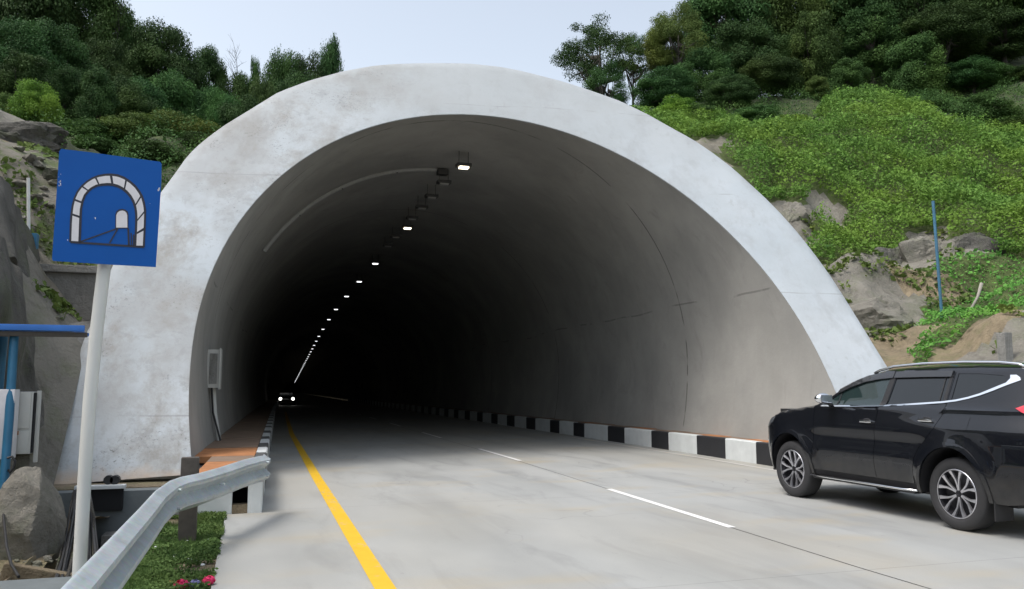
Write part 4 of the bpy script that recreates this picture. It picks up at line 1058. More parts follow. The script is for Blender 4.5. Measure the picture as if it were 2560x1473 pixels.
# ------------------------------------------------------------------ tunnel road sign
SY = float(gz(197, 1452, 0.)[1]) - .11
sg = empty('tunnel_sign', (-1.29, 7.6, 0), label='blue square road sign showing a white brick tunnel arch on a white pole', cat='road sign'); sg.location = (0, 0, 0)
pb = gz(197, 1452, .0); ptop = gy(262, 640, pb[1])
pole_pts = [np.array(pb) + np.array([0, 0, -.25]), pb]
for py, px in [(1300, 205.5), (1150, 214), (1000, 224.5), (850, 239), (750, 250.5), (670, 260.5)]:
    pole_pts.append(gy(px, py, pb[1]))
tube('pole', pole_pts, .051, M['polewhite'], sg, 20)
cor = [gy(*dg(x, y), SY) for x, y in [(145, 369), (399, 401), (386, 660), (128, 645)]]   # TL TR BR BL
Z0 = np.array([[390, 82], [1048, 172], [1010, 852], [340, 808]], float)
# homography-free: affine-bilinear map of the photographed sign onto its plane (all points share SY)
def sp(x, y, off=0.):
    X, Y_ = x / 2.6, 340 + y / 2.6
    return tuple(gy(X, Y_, SY - off))
def sheet(name, pts2, off, th, mat, parent):
    m_ = len(pts2); V = [sp(x, y, off + th) for x, y in pts2] + [(*sp(x, y, off)[:2], sp(x, y, off)[2]) for x, y in pts2]
    # back points share x/z with the front ones so the sheet has square edges
    for i in range(m_): V[m_ + i] = (V[i][0], SY - off, V[i][2])
    Fc = [tuple(range(m_ - 1, -1, -1)), tuple(range(m_, 2 * m_))] + [(i, (i + 1) % m_, m_ + (i + 1) % m_, m_ + i) for i in range(m_)]
    return mobj(name, V, Fc, mat, parent)
out = [(398, 84), (560, 103), (1040, 168), (1050, 180), (1048, 300), (1012, 852), (700, 835), (345, 812), (338, 800), (366, 400), (385, 100)]
V0 = sheet('panel', out, 0, .012, M['signblue'], sg)
box('clamp', (ptop[0], SY + .035, gy(262, 520, SY)[2]), (.2, .05, .05), M['galv'], sg)
tube('upper_pole', [pole_pts[-1], gy(272, 470, pb[1])], .051, M['polewhite'], sg, 16)
ao = [(455, 690), (457, 620), (459, 560), (463, 510), (470, 455), (483, 405), (503, 362), (530, 327), (563, 297), (600, 274), (640, 259), (682, 251), (725, 250), (768, 256), (808, 272), (845, 296), (878, 325), (905, 360), (925, 395), (938, 440), (945, 490), (943, 560), (940, 640), (936, 722)]
ai = [(516, 692), (519, 640), (521, 590), (523, 530), (526, 475), (536, 425), (552, 385), (575, 357), (600, 337), (630, 323), (660, 317), (700, 314), (735, 317), (768, 327), (798, 343), (826, 366), (850, 395), (868, 428), (880, 465), (886, 510), (886, 560), (884, 610), (881, 660), (879, 718)]
def shrink(f):  # blend between inner and outer contour
    return [(a_[0] * f + b_[0] * (1 - f), a_[1] * f + b_[1] * (1 - f)) for a_, b_ in zip(ao, ai)]
V, Fc = [], []
Lo, Li = shrink(1.09), shrink(-.14)
for q in Lo + Li: V.append(sp(*q, .014))
mA = len(Lo)
for i in range(mA - 1): Fc.append((i, i + 1, mA + i + 1, mA + i))
mobj('arch_outline', V, Fc, M['signblack'], sg)
fo, fi = shrink(.86), shrink(.13)
blocks = [(0, 2.9), (3.15, 4.7), (4.95, 6.9), (7.15, 9.35), (9.65, 11.7), (12.1, 14.2), (14.5, 17.6), (17.9, 19.8), (20.05, 21.4), (21.65, 23)]
def at(L_, t):
    i = min(int(t), len(L_) - 2); f = t - i; return (L_[i][0] * (1 - f) + L_[i + 1][0] * f, L_[i][1] * (1 - f) + L_[i + 1][1] * f)
for (a, b_) in blocks:
    ts = [a + (b_ - a) * k / 6 for k in range(7)]
    if a == 0: ts[0] = .12
    if b_ == 23: ts[-1] = 22.9
    V = [sp(*at(fo, q), .017) for q in ts] + [sp(*at(fi, q), .017) for q in ts]
    mobj('arch_block', V, [(i, i + 1, 7 + i + 1, 7 + i) for i in range(6)], M['signwhite'], sg)
def poly(name, pts, off, mat): mobj(name, [sp(*q, off) for q in pts], [tuple(range(len(pts)))], mat, sg)
def line(p, q, wpx, off=.0155):
    d = np.array(q, float) - np.array(p, float); d /= np.linalg.norm(d); nn = np.array([-d[1], d[0]]) * wpx / 2
    return [tuple(np.array(p) + nn), tuple(np.array(q) + nn), tuple(np.array(q) - nn), tuple(np.array(p) - nn)]
door_o = [(749, 602), (750, 510), (757, 490), (772, 478), (795, 474), (815, 479), (830, 492), (835, 510), (834, 602)]
door_i = [(755, 596), (756, 516), (763, 499), (777, 488), (795, 485), (811, 489), (823, 501), (827, 516), (828, 596)]
poly('exit_outline', door_o, .0145, M['signblack']); poly('exit_light', door_i, .017, M['signwhite'])
V, Fc = [], []
for (p, q, wp) in [((516, 690), (762, 602), 6), ((712, 696), (766, 602), 6), ((458, 690), (936, 722), 9), ((833, 600), (838, 712), 8), ((852, 630), (856, 712), 5), ((868, 640), (868, 714), 5)]:
    l_ = line(p, q, wp * 1.5); o_ = len(V); V += [sp(*z_, .0155) for z_ in l_]; Fc.append((o_, o_ + 1, o_ + 2, o_ + 3))
mobj('perspective_lines', V, Fc, M['signblack'], sg)
V, Fc = [], []     # little paint chips
for i in range(17):
    x, y = (rnd.uniform(380, 400), rnd.uniform(240, 330)) if i < 8 else ((rnd.uniform(1028, 1040), rnd.uniform(330, 360)) if i < 14 else (rnd.uniform(360, 1030), rnd.uniform(150, 800)))
    s = rnd.uniform(1.2, 4); o_ = len(V); V += [sp(x - s, y - s * 2, .0128), sp(x + s, y - s, .0128), sp(x + s * .6, y + s * 2, .0128), sp(x - s * .7, y + s, .0128)]; Fc.append((o_, o_ + 1, o_ + 2, o_ + 3))
mobj('paint_chips', V, Fc, M['signwhite'], sg)
# ------------------------------------------------------------------ tunnel fittings
lam_y = [21.0, 29.7, 38.6, 45.3, 52.7, 61.4, 70.4, 81.7, 92.4]
while lam_y[-1] < 600: lam_y.append(lam_y[-1] + 9.3)
LX = ([21, 29.7, 38.6, 45.3, 52.7, 61.4, 70.4, 81.7, 92.4, 620], [5.27, 5.33, 5.42, 5.50, 5.62, 5.80, 6.08, 6.52, 6.95, 30.2])
def lx(y): return float(np.interp(y, *LX))
protoL = None
def lamp(y, lit):
    t = empty('ceiling_lamp', (lx(y), y, 7.40 + grade(y)))
    hb = (0, 0, .09)
    box('housing', (0, 0, .075), (.40, .26, .09), M['lampbody'], t, bevel=.01)
    box('diffuser', (0, -.02, .01), (.25, .17, .045), M['lamp'] if lit else M['duct'], t)
    for dx in (-.16, .16): tube('hanger', [(dx * .8, 0, .12), (dx * .8, 0, .47)], .008, M['lampbody'], t, 6)
    return t
ords = ['nearest', 'second', 'third', 'fourth', 'fifth', 'sixth', 'seventh', 'eighth', 'ninth']
L0 = lamp(lam_y[0], True); tag(L0, 'nearest lit lamp hanging under the tunnel crown', 'lamp', 'lit lamps along the tunnel crown')
def dup(src, loc, label, group, mat=None):
    c_ = src.copy(); COL.objects.link(c_); c_.location = loc; c_['label'] = label; c_['group'] = group
    for ch in src.children:
        d = ch.copy(); COL.objects.link(d); d.parent = c_
        if mat and ch.name.startswith('diffuser'): d.material_slots[0].link = 'OBJECT'; d.material_slots[0].material = mat
    return c_
for i, y in enumerate(lam_y[1:], 1):
    lab = ('%s lit lamp from the tunnel mouth under the crown' % ords[i]) if i < 9 else 'one of the tiny far lamps merging into a line deep in the tunnel'
    dup(L0, (lx(y), y, 7.40 + grade(y)), lab, 'lit lamps along the tunnel crown', M['lamp'] if i < 2 else M['lampfar'])
U0 = None
for i, y in enumerate([23.0, 24.8, 26.4, 28.2, 31.8, 33.9]):
    p = (lx(y) - .1, y, 7.42 + grade(y)); lab = 'unlit lamp number %s of the dark row behind the nearest lit one' % ords[i].replace('nearest', 'first')
    lab = lab.replace('lamp number', 'lamp,').replace('of the dark row', 'in the dark row')
    if U0 is None: U0 = lamp(y, False); U0.location = p; tag(U0, lab, 'lamp', 'unlit lamps along the tunnel crown')
    else: dup(U0, p, lab, 'unlit lamps along the tunnel crown')
# cable conduit arching over the lining, and the junction box at its top
pts = []
for i in range(26):
    a = R(88 + (148 - 88) * i / 25); pts.append((TX + sh(23) + (TR - .05) * math.cos(a), 23.0, TZ + (TR - .05) * math.sin(a)))
cd = empty('arched_conduit', (0, 0, 0), label='pale conduit arching down the left side of the tunnel ceiling', cat='conduit')
tube('pipe', pts, .075, M['duct'], cd, 8)
for i in (6, 13, 19): p = pts[i]; box('bracket', (p[0], p[1], p[2] + .03), (.09, .08, .2), M['lampbody'], cd)
box('junction_box', (TX + sh(23) + .12, 22.9, 7.72), (.3, .25, .16), M['lampbody'], cd, bevel=.01)
# wall cabinet on the left wall
def wallx(y, z): return TX + sh(y) - half(z)
wb = empty('wall_cabinet', (0, 0, 0), label='framed grey service box on the left tunnel wall with a cable duct below', cat='cabinet')
yw, zt_, zb_ = 18.3, 2.28, 1.50
bx_ = wallx(yw, 1.9)
box('case', (bx_ + .10, yw, (zt_ + zb_) / 2), (.24, .85, zt_ - zb_), M['panel'], wb, bevel=.01)
box('door', (bx_ + .10, yw - .431, (zt_ + zb_) / 2), (.15, .012, zt_ - zb_ - .16), M['conc'], wb)
box('frame', (bx_ + .225, yw, (zt_ + zb_) / 2), (.03, .93, zt_ - zb_ + .06), M['panel'], wb, bevel=.005)
tube('duct', [(wallx(yw, 1.5) + .08, yw - .2, 1.5), (wallx(yw, 1.0) + .07, yw - .2, 1.0), (wallx(yw, .45) + .08, yw - .2, .42)], .05, M['panel'], wb, 8)
tube('cable', [(wallx(yw, 1.5) + .06, yw - .42, 1.5), (wallx(yw, 1.0) + .05, yw - .44, 1.0), (wallx(yw, .45) + .12, yw - .5, .44)], .02, M['black'], wb, 6)

# oncoming car far inside the tunnel
fc = empty('oncoming_car', (3.55, 88, grade(88)), label='distant car deep in the tunnel with its headlamps on', cat='car')
bm = bmesh.new()
add_box(bm, (0, 1.9, .55), (1.75, 4.2, .6), bevel=.12); add_box(bm, (0, 2.2, 1.05), (1.45, 2.2, .5), bevel=.15)
bm_obj('body', bm, M['carblack'], fc, smooth=True)
box('windscreen', (0, 1.08, 1.08), (1.25, .04, .34), M['glass'], fc)
for x in (-.62, .62):
    v, f = lathe_data([(0, 0.001), (0, .15)], 16, 'x'); v = [(q[1] + x, -.23, q[2] + .66) for q in v]
    mobj('headlight', v, f, M['headlamp'], fc)
for x in (-.8, .8):
    for y in (.6, 3.2):
        v, f = lathe_data([(-.1, .12), (-.1, .32), (.1, .32), (.1, .12)], 20, 'x', (x, y, .32), True); mobj('wheel', v, f, M['tyre'], fc, smooth=True, angle=40)

# ------------------------------------------------------------------ the black SUV
CXC = 8.17
suv = empty('suv', (CXC, 8.55, 0), label='glossy black SUV with chrome mirror seen from its rear left side', cat='car')
Y0 = 8.55
def sm(t, a, b_):
    t = min(1, max(0, (t - a) / (b_ - a))); return t * t * (3 - 2 * t)
TOP = [(10.70, 1.005), (10.62, 1.06), (10.50, 1.115), (10.30, 1.17), (10.10, 1.205), (9.84, 1.24), (9.60, 1.27), (9.48, 1.295), (9.36, 1.38), (9.18, 1.50), (8.94, 1.61), (8.69, 1.69), (8.45, 1.735), (8.1, 1.755), (7.6, 1.765), (7.1, 1.76), (6.7, 1.745), (6.4, 1.725), (6.22, 1.70)]
def zt(Y):
    for (a, za), (b_, zb) in zip(TOP, TOP[1:]):
        if b_ <= Y <= a: return za + (zb - za) * (a - Y) / (a - b_)
    return 1.005 if Y > 10.7 else 1.70
WF_, WR_ = (9.99, .385), (7.16, .385)
def hw(Y, z):
    w0 = .90
    w0 -= .20 * max(0, (Y - 10.15) / .65) ** 2.2 if Y > 10.15 else 0
    w0 -= .10 * max(0, (6.75 - Y) / .65) ** 2 if Y < 6.75 else 0
    if z < .75: w0 -= .06 * ((.75 - z) / .4) ** 2
    if z > .95: w0 -= .035 * sm(z, .95, 1.27)
    # tucked waist under the shoulder crease, growing haunch to the rear
    w0 -= .022 * math.exp(-((z - .88) / .10) ** 2) * sm(Y, 9.7, 9.3) * sm(Y, 7.3, 7.8)
    rear = 1 - sm(Y, 7.2, 8.7)
    w0 += rear * .035 * (1 - sm(z, 1.06, 1.20)) - rear * .02 * sm(z, 1.16, 1.24)
    for (wy, wz) in (WF_, WR_):
        d = math.hypot(Y - wy, (z - wz))
        if z > .3: w0 += .045 * math.exp(-((d - .47) / .10) ** 2) * (1 - sm(z, .95, 1.1))
    if z > 1.27: w0 -= .05 * sm(z, 1.27, 1.33) + .22 * (z - 1.27) / .5 * sm(zt(Y), 1.3, 1.45)
    e = zt(Y) - z; rr = .07
    if e < rr: w0 -= rr - math.sqrt(max(0, rr * rr - (rr - max(e, 0)) ** 2))
    return w0
def arch(c, r_, a0, a1, n_, sq=1.0):
    return [(c[0] + r_ * math.cos(R(a0 + (a1 - a0) * k / n_)), c[1] + r_ * sq * math.sin(R(a0 + (a1 - a0) * k / n_))) for k in range(n_ + 1)]
aF = arch(WF_, .455, -4, 184, 22, 1.12)      # from front (large Y) over to rear
aR = arch(WR_, .455, -4, 184, 22, 1.08)
def dense(P, st=.05, closed=True):
    o_ = []
    m_ = len(P)
    for i in range(m_ if closed else m_ - 1):
        a, b_ = P[i], P[(i + 1) % m_]; L_ = math.hypot(b_[0] - a[0], b_[1] - a[1]); k = max(1, int(L_ / st))
        for j in range(k): o_.append((a[0] + (b_[0] - a[0]) * j / k, a[1] + (b_[1] - a[1]) * j / k))
    if not closed: o_.append(P[-1])
    return o_
def inside(p, P):
    c_ = False; m_ = len(P); j = m_ - 1
    for i in range(m_):
        if (P[i][1] > p[1]) != (P[j][1] > p[1]) and p[0] < (P[j][0] - P[i][0]) * (p[1] - P[i][1]) / (P[j][1] - P[i][1]) + P[i][0]: c_ = not c_
        j = i
    return c_
def side_mesh(name, loop, holes, off, mats, side, parent, st=.04, rim=.012, smooth=True):
    loop = dense(loop, st); holes = [dense(h_, st) for h_ in holes]
    verts, edges = [], []
    for L_ in [loop] + holes:
        o_ = len(verts); verts += L_; edges += [(o_ + i, o_ + (i + 1) % len(L_)) for i in range(len(L_))]
    nb_ = len(verts)
    ys_ = [p[0] for p in loop]; zs_ = [p[1] for p in loop]
    y = min(ys_) + st * .5
    B = verts[:]
    Barr = np.array(B)
    while y < max(ys_):
        z = min(zs_) + st * .5
        while z < max(zs_):
            p = (y, z)
            if np.min((Barr[:, 0] - y) ** 2 + (Barr[:, 1] - z) ** 2) > (st * .45) ** 2 and inside(p, loop) and not any(inside(p, h_) for h_ in holes): verts.append(p)
            z += st
        y += st
    rv, re, rf, ov, oe, of = delaunay_2d_cdt([Vector(v) for v in verts], edges, [], 0, 1e-6)
    Fc = []
    for f in rf:
        c_ = (sum(rv[i][0] for i in f) / len(f), sum(rv[i][1] for i in f) / len(f))
        if inside(c_, loop) and not any(inside(c_, h_) for h_ in holes): Fc.append(tuple(f))
    V = [(-side * (hw(v[0], v[1]) + off), v[0] - Y0, v[1]) for v in rv]
    # returned edges so panels have thickness at gaps
    if rim:
        from collections import Counter
        cnt = Counter(); 
        for f in Fc:
            for i in range(len(f)): cnt[tuple(sorted((f[i], f[(i + 1) % len(f)])))] += 1
        be = [e for e, k_ in cnt.items() if k_ == 1]; mp = {}
        for e in be:
            for i in e:
                if i not in mp: mp[i] = len(V); V.append((V[i][0] + side * rim, V[i][1], V[i][2]))
        main = len(Fc)
        for a, b_ in be: Fc.append((a, b_, mp[b_], mp[a]))
    o_ = mobj(name, V, Fc, mats, parent, smooth=smooth)
    bm = bmesh.new(); bm.from_mesh(o_.data); bmesh.ops.recalc_face_normals(bm, faces=bm.faces)
    # make sure the outside faces outward
    f0 = max(bm.faces, key=lambda f: f.calc_area())
    if f0.normal.x * -side < 0: bmesh.ops.reverse_faces(bm, faces=bm.faces)
    bm.to_mesh(o_.data); bm.free()
    if smooth: o_.data.set_sharp_from_angle(angle=R(35))
    return o_
dtop = [(9.34, 1.345), (9.15, 1.465), (8.92, 1.575), (8.68, 1.645), (8.45, 1.685), (8.22, 1.70)]
fseam = [(9.52, .47), (9.50, .80), (9.49, 1.11), (9.49, 1.268)]
rseam = [(7.34, 1.695), (7.345, 1.40), (7.33, 1.22), (7.40, 1.06), (7.53, .93), (7.635, .84), (7.70, .72), (7.73, .60), (7.735, .43)]
g = .0035
front_door = [(9.51, .43)] + [(a - g, b_) for a, b_ in fseam] + dtop[:-1] + [(8.235 + g, 1.70), (8.30 + g, 1.28), (8.36 + g, .90), (8.375 + g, .56), (8.37 + g, .43)]
rear_door = [(8.37 - g, .43), (8.375 - g, .56), (8.36 - g, .90), (8.30 - g, 1.28), (8.235 - g, 1.70), (7.8, 1.706)] + [(a + g, b_) for a, b_ in rseam]
glassF = [(9.25, 1.295), (9.27, 1.345), (9.11, 1.445), (8.90, 1.545), (8.67, 1.615), (8.44, 1.652), (8.295, 1.662), (8.335, 1.305)]
glassR = [(8.225, 1.312), (8.20, 1.662), (7.80, 1.667), (7.405, 1.66), (7.405, 1.36), (7.8, 1.33)]
glassQ = [(7.30, 1.678), (7.0, 1.672), (6.72, 1.65), (6.665, 1.61), (6.70, 1.545), (6.85, 1.485), (7.02, 1.43), (7.16, 1.395), (7.30, 1.372)]
top_pts = [(y, z) for y, z in TOP]
nose = [(10.50, .36), (10.62, .35), (10.74, .42), (10.79, .55), (10.79, .75), (10.765, .90)]
rearp = [(6.16, 1.55), (6.12, 1.35), (6.10, 1.15), (6.04, .95), (6.02, .70), (6.06, .50), (6.16, .40), (6.55, .34)]
body = list(reversed(aF)) + nose + TOP + rearp + list(reversed(aR)) + [(7.735 - g, .38)] + [(a - g, b_) for a, b_ in reversed(rseam)] + [(7.8, 1.713), (8.235, 1.708), (8.45, 1.693)] + [(a + g, b_ + g * 2) for a, b_ in reversed(dtop[:-2])] + [(9.51, 1.275)] + [(a + g, b_) for a, b_ in reversed(fseam)] + [(9.528, .42)]
for side in (1, -1):
    ls = 'left' if side > 0 else 'right'
    side_mesh('body_side', body, [glassQ], 0, [M['carblack']], side, suv)
    fd = side_mesh('front_door', front_door, [glassF], 0, [M['carblack']], side, suv)
    rd = side_mesh('rear_door', rear_door, [glassR], 0, [M['carblack']], side, suv)
    ex = lambda P, d: [(p[0] + (p[0] - sum(q[0] for q in P) / len(P)) * d, p[1] + (p[1] - sum(q[1] for q in P) / len(P)) * d) for p in P]
    side_mesh('window', glassF, [], -.008, [M['glassf']], side, fd, rim=0)
    side_mesh('window', glassR, [], -.008, [M['glass']], side, rd, rim=0)
    side_mesh('quarter_window', glassQ, [], -.006, [M['glass']], side, suv, rim=0)
    # black window pillars
    side_mesh('pillar_trim', [(8.325, 1.30), (8.285, 1.664), (8.215, 1.664), (8.235, 1.30)], [], .004, [M['plastic']], side, fd, rim=.004)
    side_mesh('pillar_trim', [(7.405, 1.35), (7.405, 1.665), (7.36, 1.665), (7.36, 1.35)], [], .004, [M['plastic']], side, rd, rim=.004)
    side_mesh('pillar_trim', [(7.47, 1.352), (7.47, 1.664), (7.455, 1.664), (7.455, 1.352)], [], -.002, [M['plastic']], side, rd, rim=.004)
    side_mesh('pillar_trim', [(9.10, 1.30), (9.10, 1.435), (9.08, 1.45), (9.08, 1.30)], [], -.002, [M['plastic']], side, fd, rim=.004)
    # rain visors over the door windows
    side_mesh('rain_visor', [(9.16, 1.50), (8.92, 1.605), (8.70, 1.672), (8.46, 1.705), (8.24, 1.715), (8.24, 1.64), (8.46, 1.625), (8.70, 1.59), (8.92, 1.525), (9.13, 1.44)], [], .022, [M['visor']], side, fd, rim=.03)
    side_mesh('rain_visor', [(8.225, 1.715), (7.8, 1.72), (7.37, 1.712), (7.37, 1.645), (7.8, 1.645), (8.225, 1.64)], [], .022, [M['visor']], side, rd, rim=.03)
    # chrome waist line sweeping up behind the quarter window
    lo = [(9.36, 1.268), (9.07, 1.272), (8.70, 1.280), (8.36, 1.288), (8.0, 1.307), (7.65, 1.332), (7.40, 1.350), (7.22, 1.372), (7.07, 1.402), (6.93, 1.440), (6.78, 1.492), (6.64, 1.548), (6.50, 1.60)]
    hi = [(6.515, 1.628), (6.56, 1.655), (6.63, 1.655), (6.62, 1.62), (6.655, 1.575), (6.79, 1.522), (6.94, 1.462), (7.08, 1.422), (7.23, 1.391), (7.41, 1.369), (7.65, 1.351), (8.0, 1.326), (8.36, 1.306), (8.70, 1.298), (9.07, 1.29), (9.36, 1.286)]
    side_mesh('chrome_strip', lo + hi, [], .009, [M['chrome']], side, suv, st=.03, rim=.01)
    # tail light, headlight, side step strip
    side_mesh('tail_light', [(6.47, 1.315), (6.40, 1.345), (6.27, 1.42), (6.14, 1.49), (6.125, 1.36), (6.11, 1.12), (6.17, 1.10), (6.22, 1.24), (6.32, 1.26)], [], .012, [M['taillight']], side, suv, rim=.012)
    side_mesh('headlight', [(10.50, 1.085), (10.36, 1.10), (10.44, 1.02), (10.60, .955), (10.755, .93), (10.70, 1.00)], [], .006, [M['lens']], side, suv, rim=.008)
    side_mesh('sill', [(9.54, .36), (9.50, .455), (7.68, .455), (7.64, .33), (8.5, .345)], [], -.012, [M['plastic']], side, suv, rim=.06)
    v, f = tube_data([(-side * .918, 9.55 - Y0, .352), (-side * .93, 9.3 - Y0, .350), (-side * .93, 7.9 - Y0, .352), (-side * .915, 7.68 - Y0, .358)], .013, 8)
    mobj('side_step', v, f, M['chrome'], suv, smooth=True)
    bm = bmesh.new(); add_box(bm, (-side * .86, (9.5 + 7.7) / 2 - Y0, .335), (.13, 1.78, .035), bevel=.01); bm_obj('step_board', bm, M['plastic'], suv, smooth=True)
    # fuel flap seam on the left only
    if side > 0:
        fl = [(7.32, 1.215), (6.95, 1.225), (6.95, 1.08), (7.31, 1.07)]
        o_ = side_mesh('fuel_flap', [(7.16, 1.205), (6.95, 1.21), (6.95, 1.075), (7.16, 1.07)], [], .0025, [M['carblack']], side, suv, rim=.003)
    # door handles
    for d_, yy, zz, s_ in ((fd, 8.47, 1.105, 1.), (rd, 7.52, 1.155, 1.)):
        hwid = hw(yy, zz)
        bm = bmesh.new()
        vs = add_box(bm, (0, 0, 0), (.022, .20, .032), bevel=.010)
        bmesh.ops.translate(bm, vec=(-side * (hwid + .024), yy - Y0, zz), verts=bm.verts)
        for q in (-.085, .085): add_box(bm, (-side * (hwid + .006), yy + q - Y0, zz), (.03, .03, .026), bevel=.006)
        bm_obj('door_handle', bm, M['chrome'], d_, smooth=True, angle=50)
        bm = bmesh.new(); bmesh.ops.create_uvsphere(bm, u_segments=16, v_segments=8, radius=1)
        bmesh.ops.scale(bm, vec=(.005, .075, .036), verts=bm.verts); bmesh.ops.translate(bm, vec=(-side * (hwid + .001), yy - Y0, zz + .002), verts=bm.verts)
        bm_obj('handle_cup', bm, M['plastic'], d_, smooth=True)
    # mirror: chrome cap, dark inner, stalk
    bm = bmesh.new(); bmesh.ops.create_uvsphere(bm, u_segments=24, v_segments=14, radius=1)
    for v_ in bm.verts:
        x, y, z = v_.co
        k = 1 - .22 * (y > 0) * y
        v_.co = Vector((-side * (1.02 + x * .115), 9.10 + y * .105 * (1 if y > 0 else .55) - Y0, 1.372 + z * .072 * k * (1.05 if z > 0 else .9)))
    mr = bm_obj('mirror', bm, M['chrome'], suv, smooth=True, angle=80)
    box('mirror_glass', (-side * 1.02, 9.035 - Y0, 1.372), (.17, .014, .10), M['chrome'], mr, bevel=.006)
    v, f = tube_data([(-side * .84, 9.18 - Y0, 1.29), (-side * .90, 9.14 - Y0, 1.31), (-side * .98, 9.10 - Y0, 1.325)], [.03, .026, .022], 8); mobj('mirror_arm', v, f, M['plastic'], mr, smooth=True)
    # roof rail
    rp = [(8.66, -.006), (8.58, .012), (8.35, .028), (7.9, .034), (7.3, .034), (6.85, .030), (6.62, .016), (6.55, -.006)]
    v, f = tube_data([(-side * (hw(a, zt(a)) + .005), a - Y0, zt(a) + .012 + b_) for a, b_ in rp], .017, 8)
    mobj('roof_rail', v, f, M['chrome'], suv, smooth=True)
    # wheel housings and mud flap
    for (wy, wz), ar in ((WF_, aF), (WR_, aR)):
        V, Fc = [], []
        for (a, b_) in ar:
            for xx in (hw(a, b_) - .01, .55): V.append((-side * xx, a - Y0, b_))
        for k in range(len(ar) - 1): Fc.append((2 * k, 2 * k + 1, 2 * k + 3, 2 * k + 2))
        m_ = len(V); V += [(-side * .55, a - Y0, b_) for a, b_ in ar]; Fc.append(tuple(range(m_, m_ + len(ar))))
        mobj('wheel_arch', V, Fc, M['plastic'], suv, smooth=True, angle=40)
        # flare lip
        lipo = arch((wy, wz), .497, -4, 184, 26, 1.11); lipi = arch((wy, wz), .453, -4, 184, 26, 1.10)
        side_mesh('arch_flare', lipo + lipi[::-1], [], .014, [M['carblack']], side, suv, rim=.03, st=.03)
    box('mud_flap', (-side * .80, 6.66 - Y0, .30), (.24, .018, .26), M['plastic'], suv, bevel=.004)
    # wheels
    for (wy, wz) in (WF_, WR_):
        wc = (-side * .775, wy - Y0, .386)
        tp = [(-.10, .255), (-.118, .27), (-.128, .30), (-.128, .335), (-.118, .365), (-.102, .381), (-.06, .386), (0, .388), (.06, .386), (.102, .381), (.118, .365), (.128, .335), (.128, .30), (.118, .27), (.10, .255)]
        v, f = lathe_data(tp, 56, 'x', wc, True); wo_ = mobj('wheel', v, f, M['tyre'], suv, smooth=True, angle=50)
        rp_ = [(-side * .112, .262), (-side * .118, .252), (-side * .09, .238), (-side * .02, .228), (side * .02, .10), (side * .02, .001)]
        v, f = lathe_data(rp_, 48, 'x', wc); mobj('rim', v, f, M['rimdark'], wo_, smooth=True, angle=50)
        # six twin spokes fanning out to the rim, machined faces
        V, Fc = [], []
        a_off = rnd.uniform(0, 60)
        for s_ in range(6):
            for d in (-1, 1):
                ca = R(a_off + s_ * 60)
                path_ = [(.035, d * 3, .085), (.09, d * 7, .088), (.15, d * 9, .095), (.20, d * 13.5, .104), (.246, d * 16.5, .112)]
                wid = [.013, .011, .012, .017, .024]; o_ = len(V)
                for (rr_, da, hx), ww_ in zip(path_, wid):
                    a_ = ca + R(da); ty, tz_ = -math.sin(a_), math.cos(a_)
                    cy_, cz_ = rr_ * math.cos(a_), rr_ * math.sin(a_)
                    for e_, hh in ((-1, -.02), (-.8, 0), (.8, 0), (1, -.02)):
                        V.append((wc[0] - side * (hx + hh), wc[1] + cy_ + ty * ww_ * e_, wc[2] + cz_ + tz_ * ww_ * e_))
                for k in range(4):
                    for e_ in range(3): a2 = o_ + k * 4 + e_; Fc.append((a2, a2 + 1, a2 + 5, a2 + 4))
        mobj('spokes', V, Fc, M['alloy'], wo_, smooth=False)
        v, f = lathe_data([(-side * .085, .001), (-side * .094, .02), (-side * .09, .034), (-side * .06, .04)], 24, 'x', wc); mobj('hub_cap', v, f, M['rimdark'], wo_, smooth=True, angle=40)
        v, f = lathe_data([(-side * .113, .263), (-side * .120, .257), (-side * .116, .249)], 48, 'x', wc); mobj('rim_lip', v, f, M['alloy'], wo_, smooth=True)
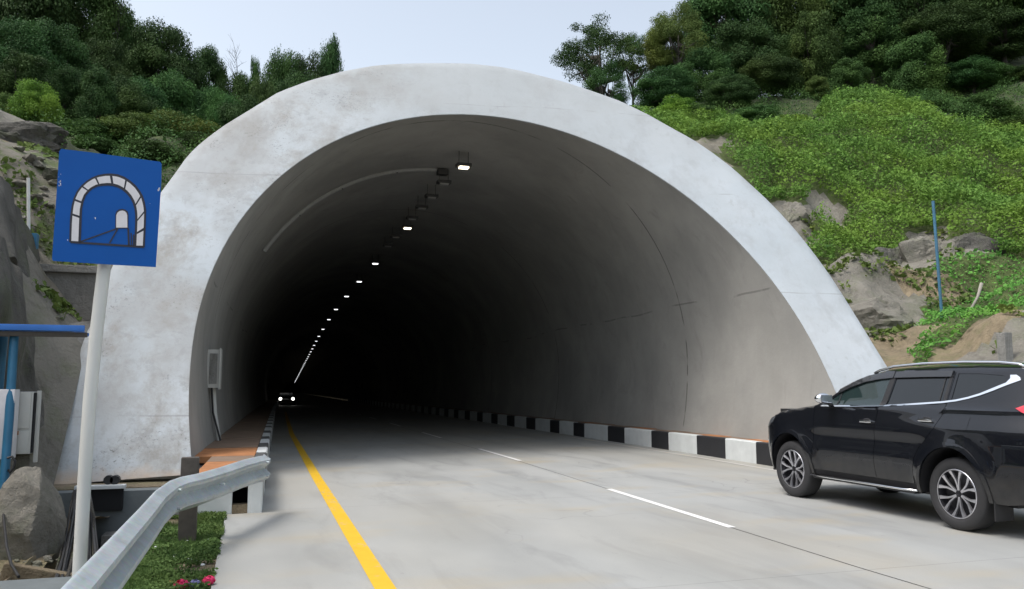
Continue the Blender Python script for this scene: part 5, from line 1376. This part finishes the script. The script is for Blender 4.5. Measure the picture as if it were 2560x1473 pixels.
# lofted nose, bonnet, windscreen, roof and tail
pathp = dense(nose[1:], .06, False)[:-1] + dense([nose[-1]] + TOP, .06, False) + dense(rearp[:-1], .06, False)
def bulge(Y, z):
    if Y > 10.60: return .15
    if Y > 9.5: return .055 + .095 * sm(Y, 10.3, 10.6)
    if Y > 8.6: return .075
    if Y > 6.4: return .045
    return .07
NXL = 18
rowsV = []
for i, (Y, z) in enumerate(pathp):
    a, b_ = pathp[max(0, i - 1)], pathp[min(len(pathp) - 1, i + 1)]
    ty, tz_ = b_[0] - a[0], b_[1] - a[1]; L_ = math.hypot(ty, tz_) or 1
    ny, nz = tz_ / L_, -ty / L_
    xi = hw(Y, z); bl = bulge(Y, z)
    rowsV.append([(xi * (2 * k / NXL - 1), Y - Y0 + ny * bl * (1 - (2 * k / NXL - 1) ** 2), z + nz * bl * (1 - (2 * k / NXL - 1) ** 2)) for k in range(NXL + 1)])
def seg(name, cond, mat, off=0., xlim=1.0, parent=None):
    V, Fc, idx = [], [], {}
    for i in range(len(pathp) - 1):
        ymid = (pathp[i][0] + pathp[i + 1][0]) / 2; zmid = (pathp[i][1] + pathp[i + 1][1]) / 2
        for k in range(NXL):
            xm = abs((2 * (k + .5) / NXL) - 1)
            if not cond(ymid, zmid, xm): continue
            q = []
            for (ii, kk) in ((i, k), (i, k + 1), (i + 1, k + 1), (i + 1, k)):
                if (ii, kk) not in idx: idx[(ii, kk)] = len(V); p = rowsV[ii][kk]; V.append((p[0], p[1], p[2] + off))
                q.append(idx[(ii, kk)])
            Fc.append(tuple(q))
    return mobj(name, V, Fc, mat, parent or suv, smooth=True, angle=40)
ws = lambda y, z, x: 8.80 < y < 9.44 and x < .93
rw = lambda y, z, x: 6.1 < y < 6.22 and 1.2 < z < 1.66 and x < .9
gr_ = lambda y, z, x: y > 10.6 and .5 < z < .95 and x < .6
seg('bonnet_and_roof', lambda y, z, x: not (ws(y, z, x) or rw(y, z, x) or gr_(y, z, x)), M['carblack'])
seg('windscreen', ws, M['glass']); seg('rear_window', rw, M['glass']); seg('grille', gr_, M['plastic'])
# underbody
bm = bmesh.new(); add_box(bm, (0, 8.58 - Y0, .42), (1.50, 4.1, .22)); add_box(bm, (0, 8.57 - Y0, .80), (1.05, 4.3, .8)); add_box(bm, (0, 8.6 - Y0, .8), (1.62, 1.75, .9))
bm_obj('underbody', bm, M['plastic'], suv)
v, f = tube_data([(-.45, 6.6 - Y0, .33), (-.47, 6.2 - Y0, .33)], .03, 10); mobj('exhaust', v, f, M['plastic'], suv, smooth=True)
box('number_plate', (0, 5.985 - Y0, .85), (.43, .012, .13), M['plastic'], suv)
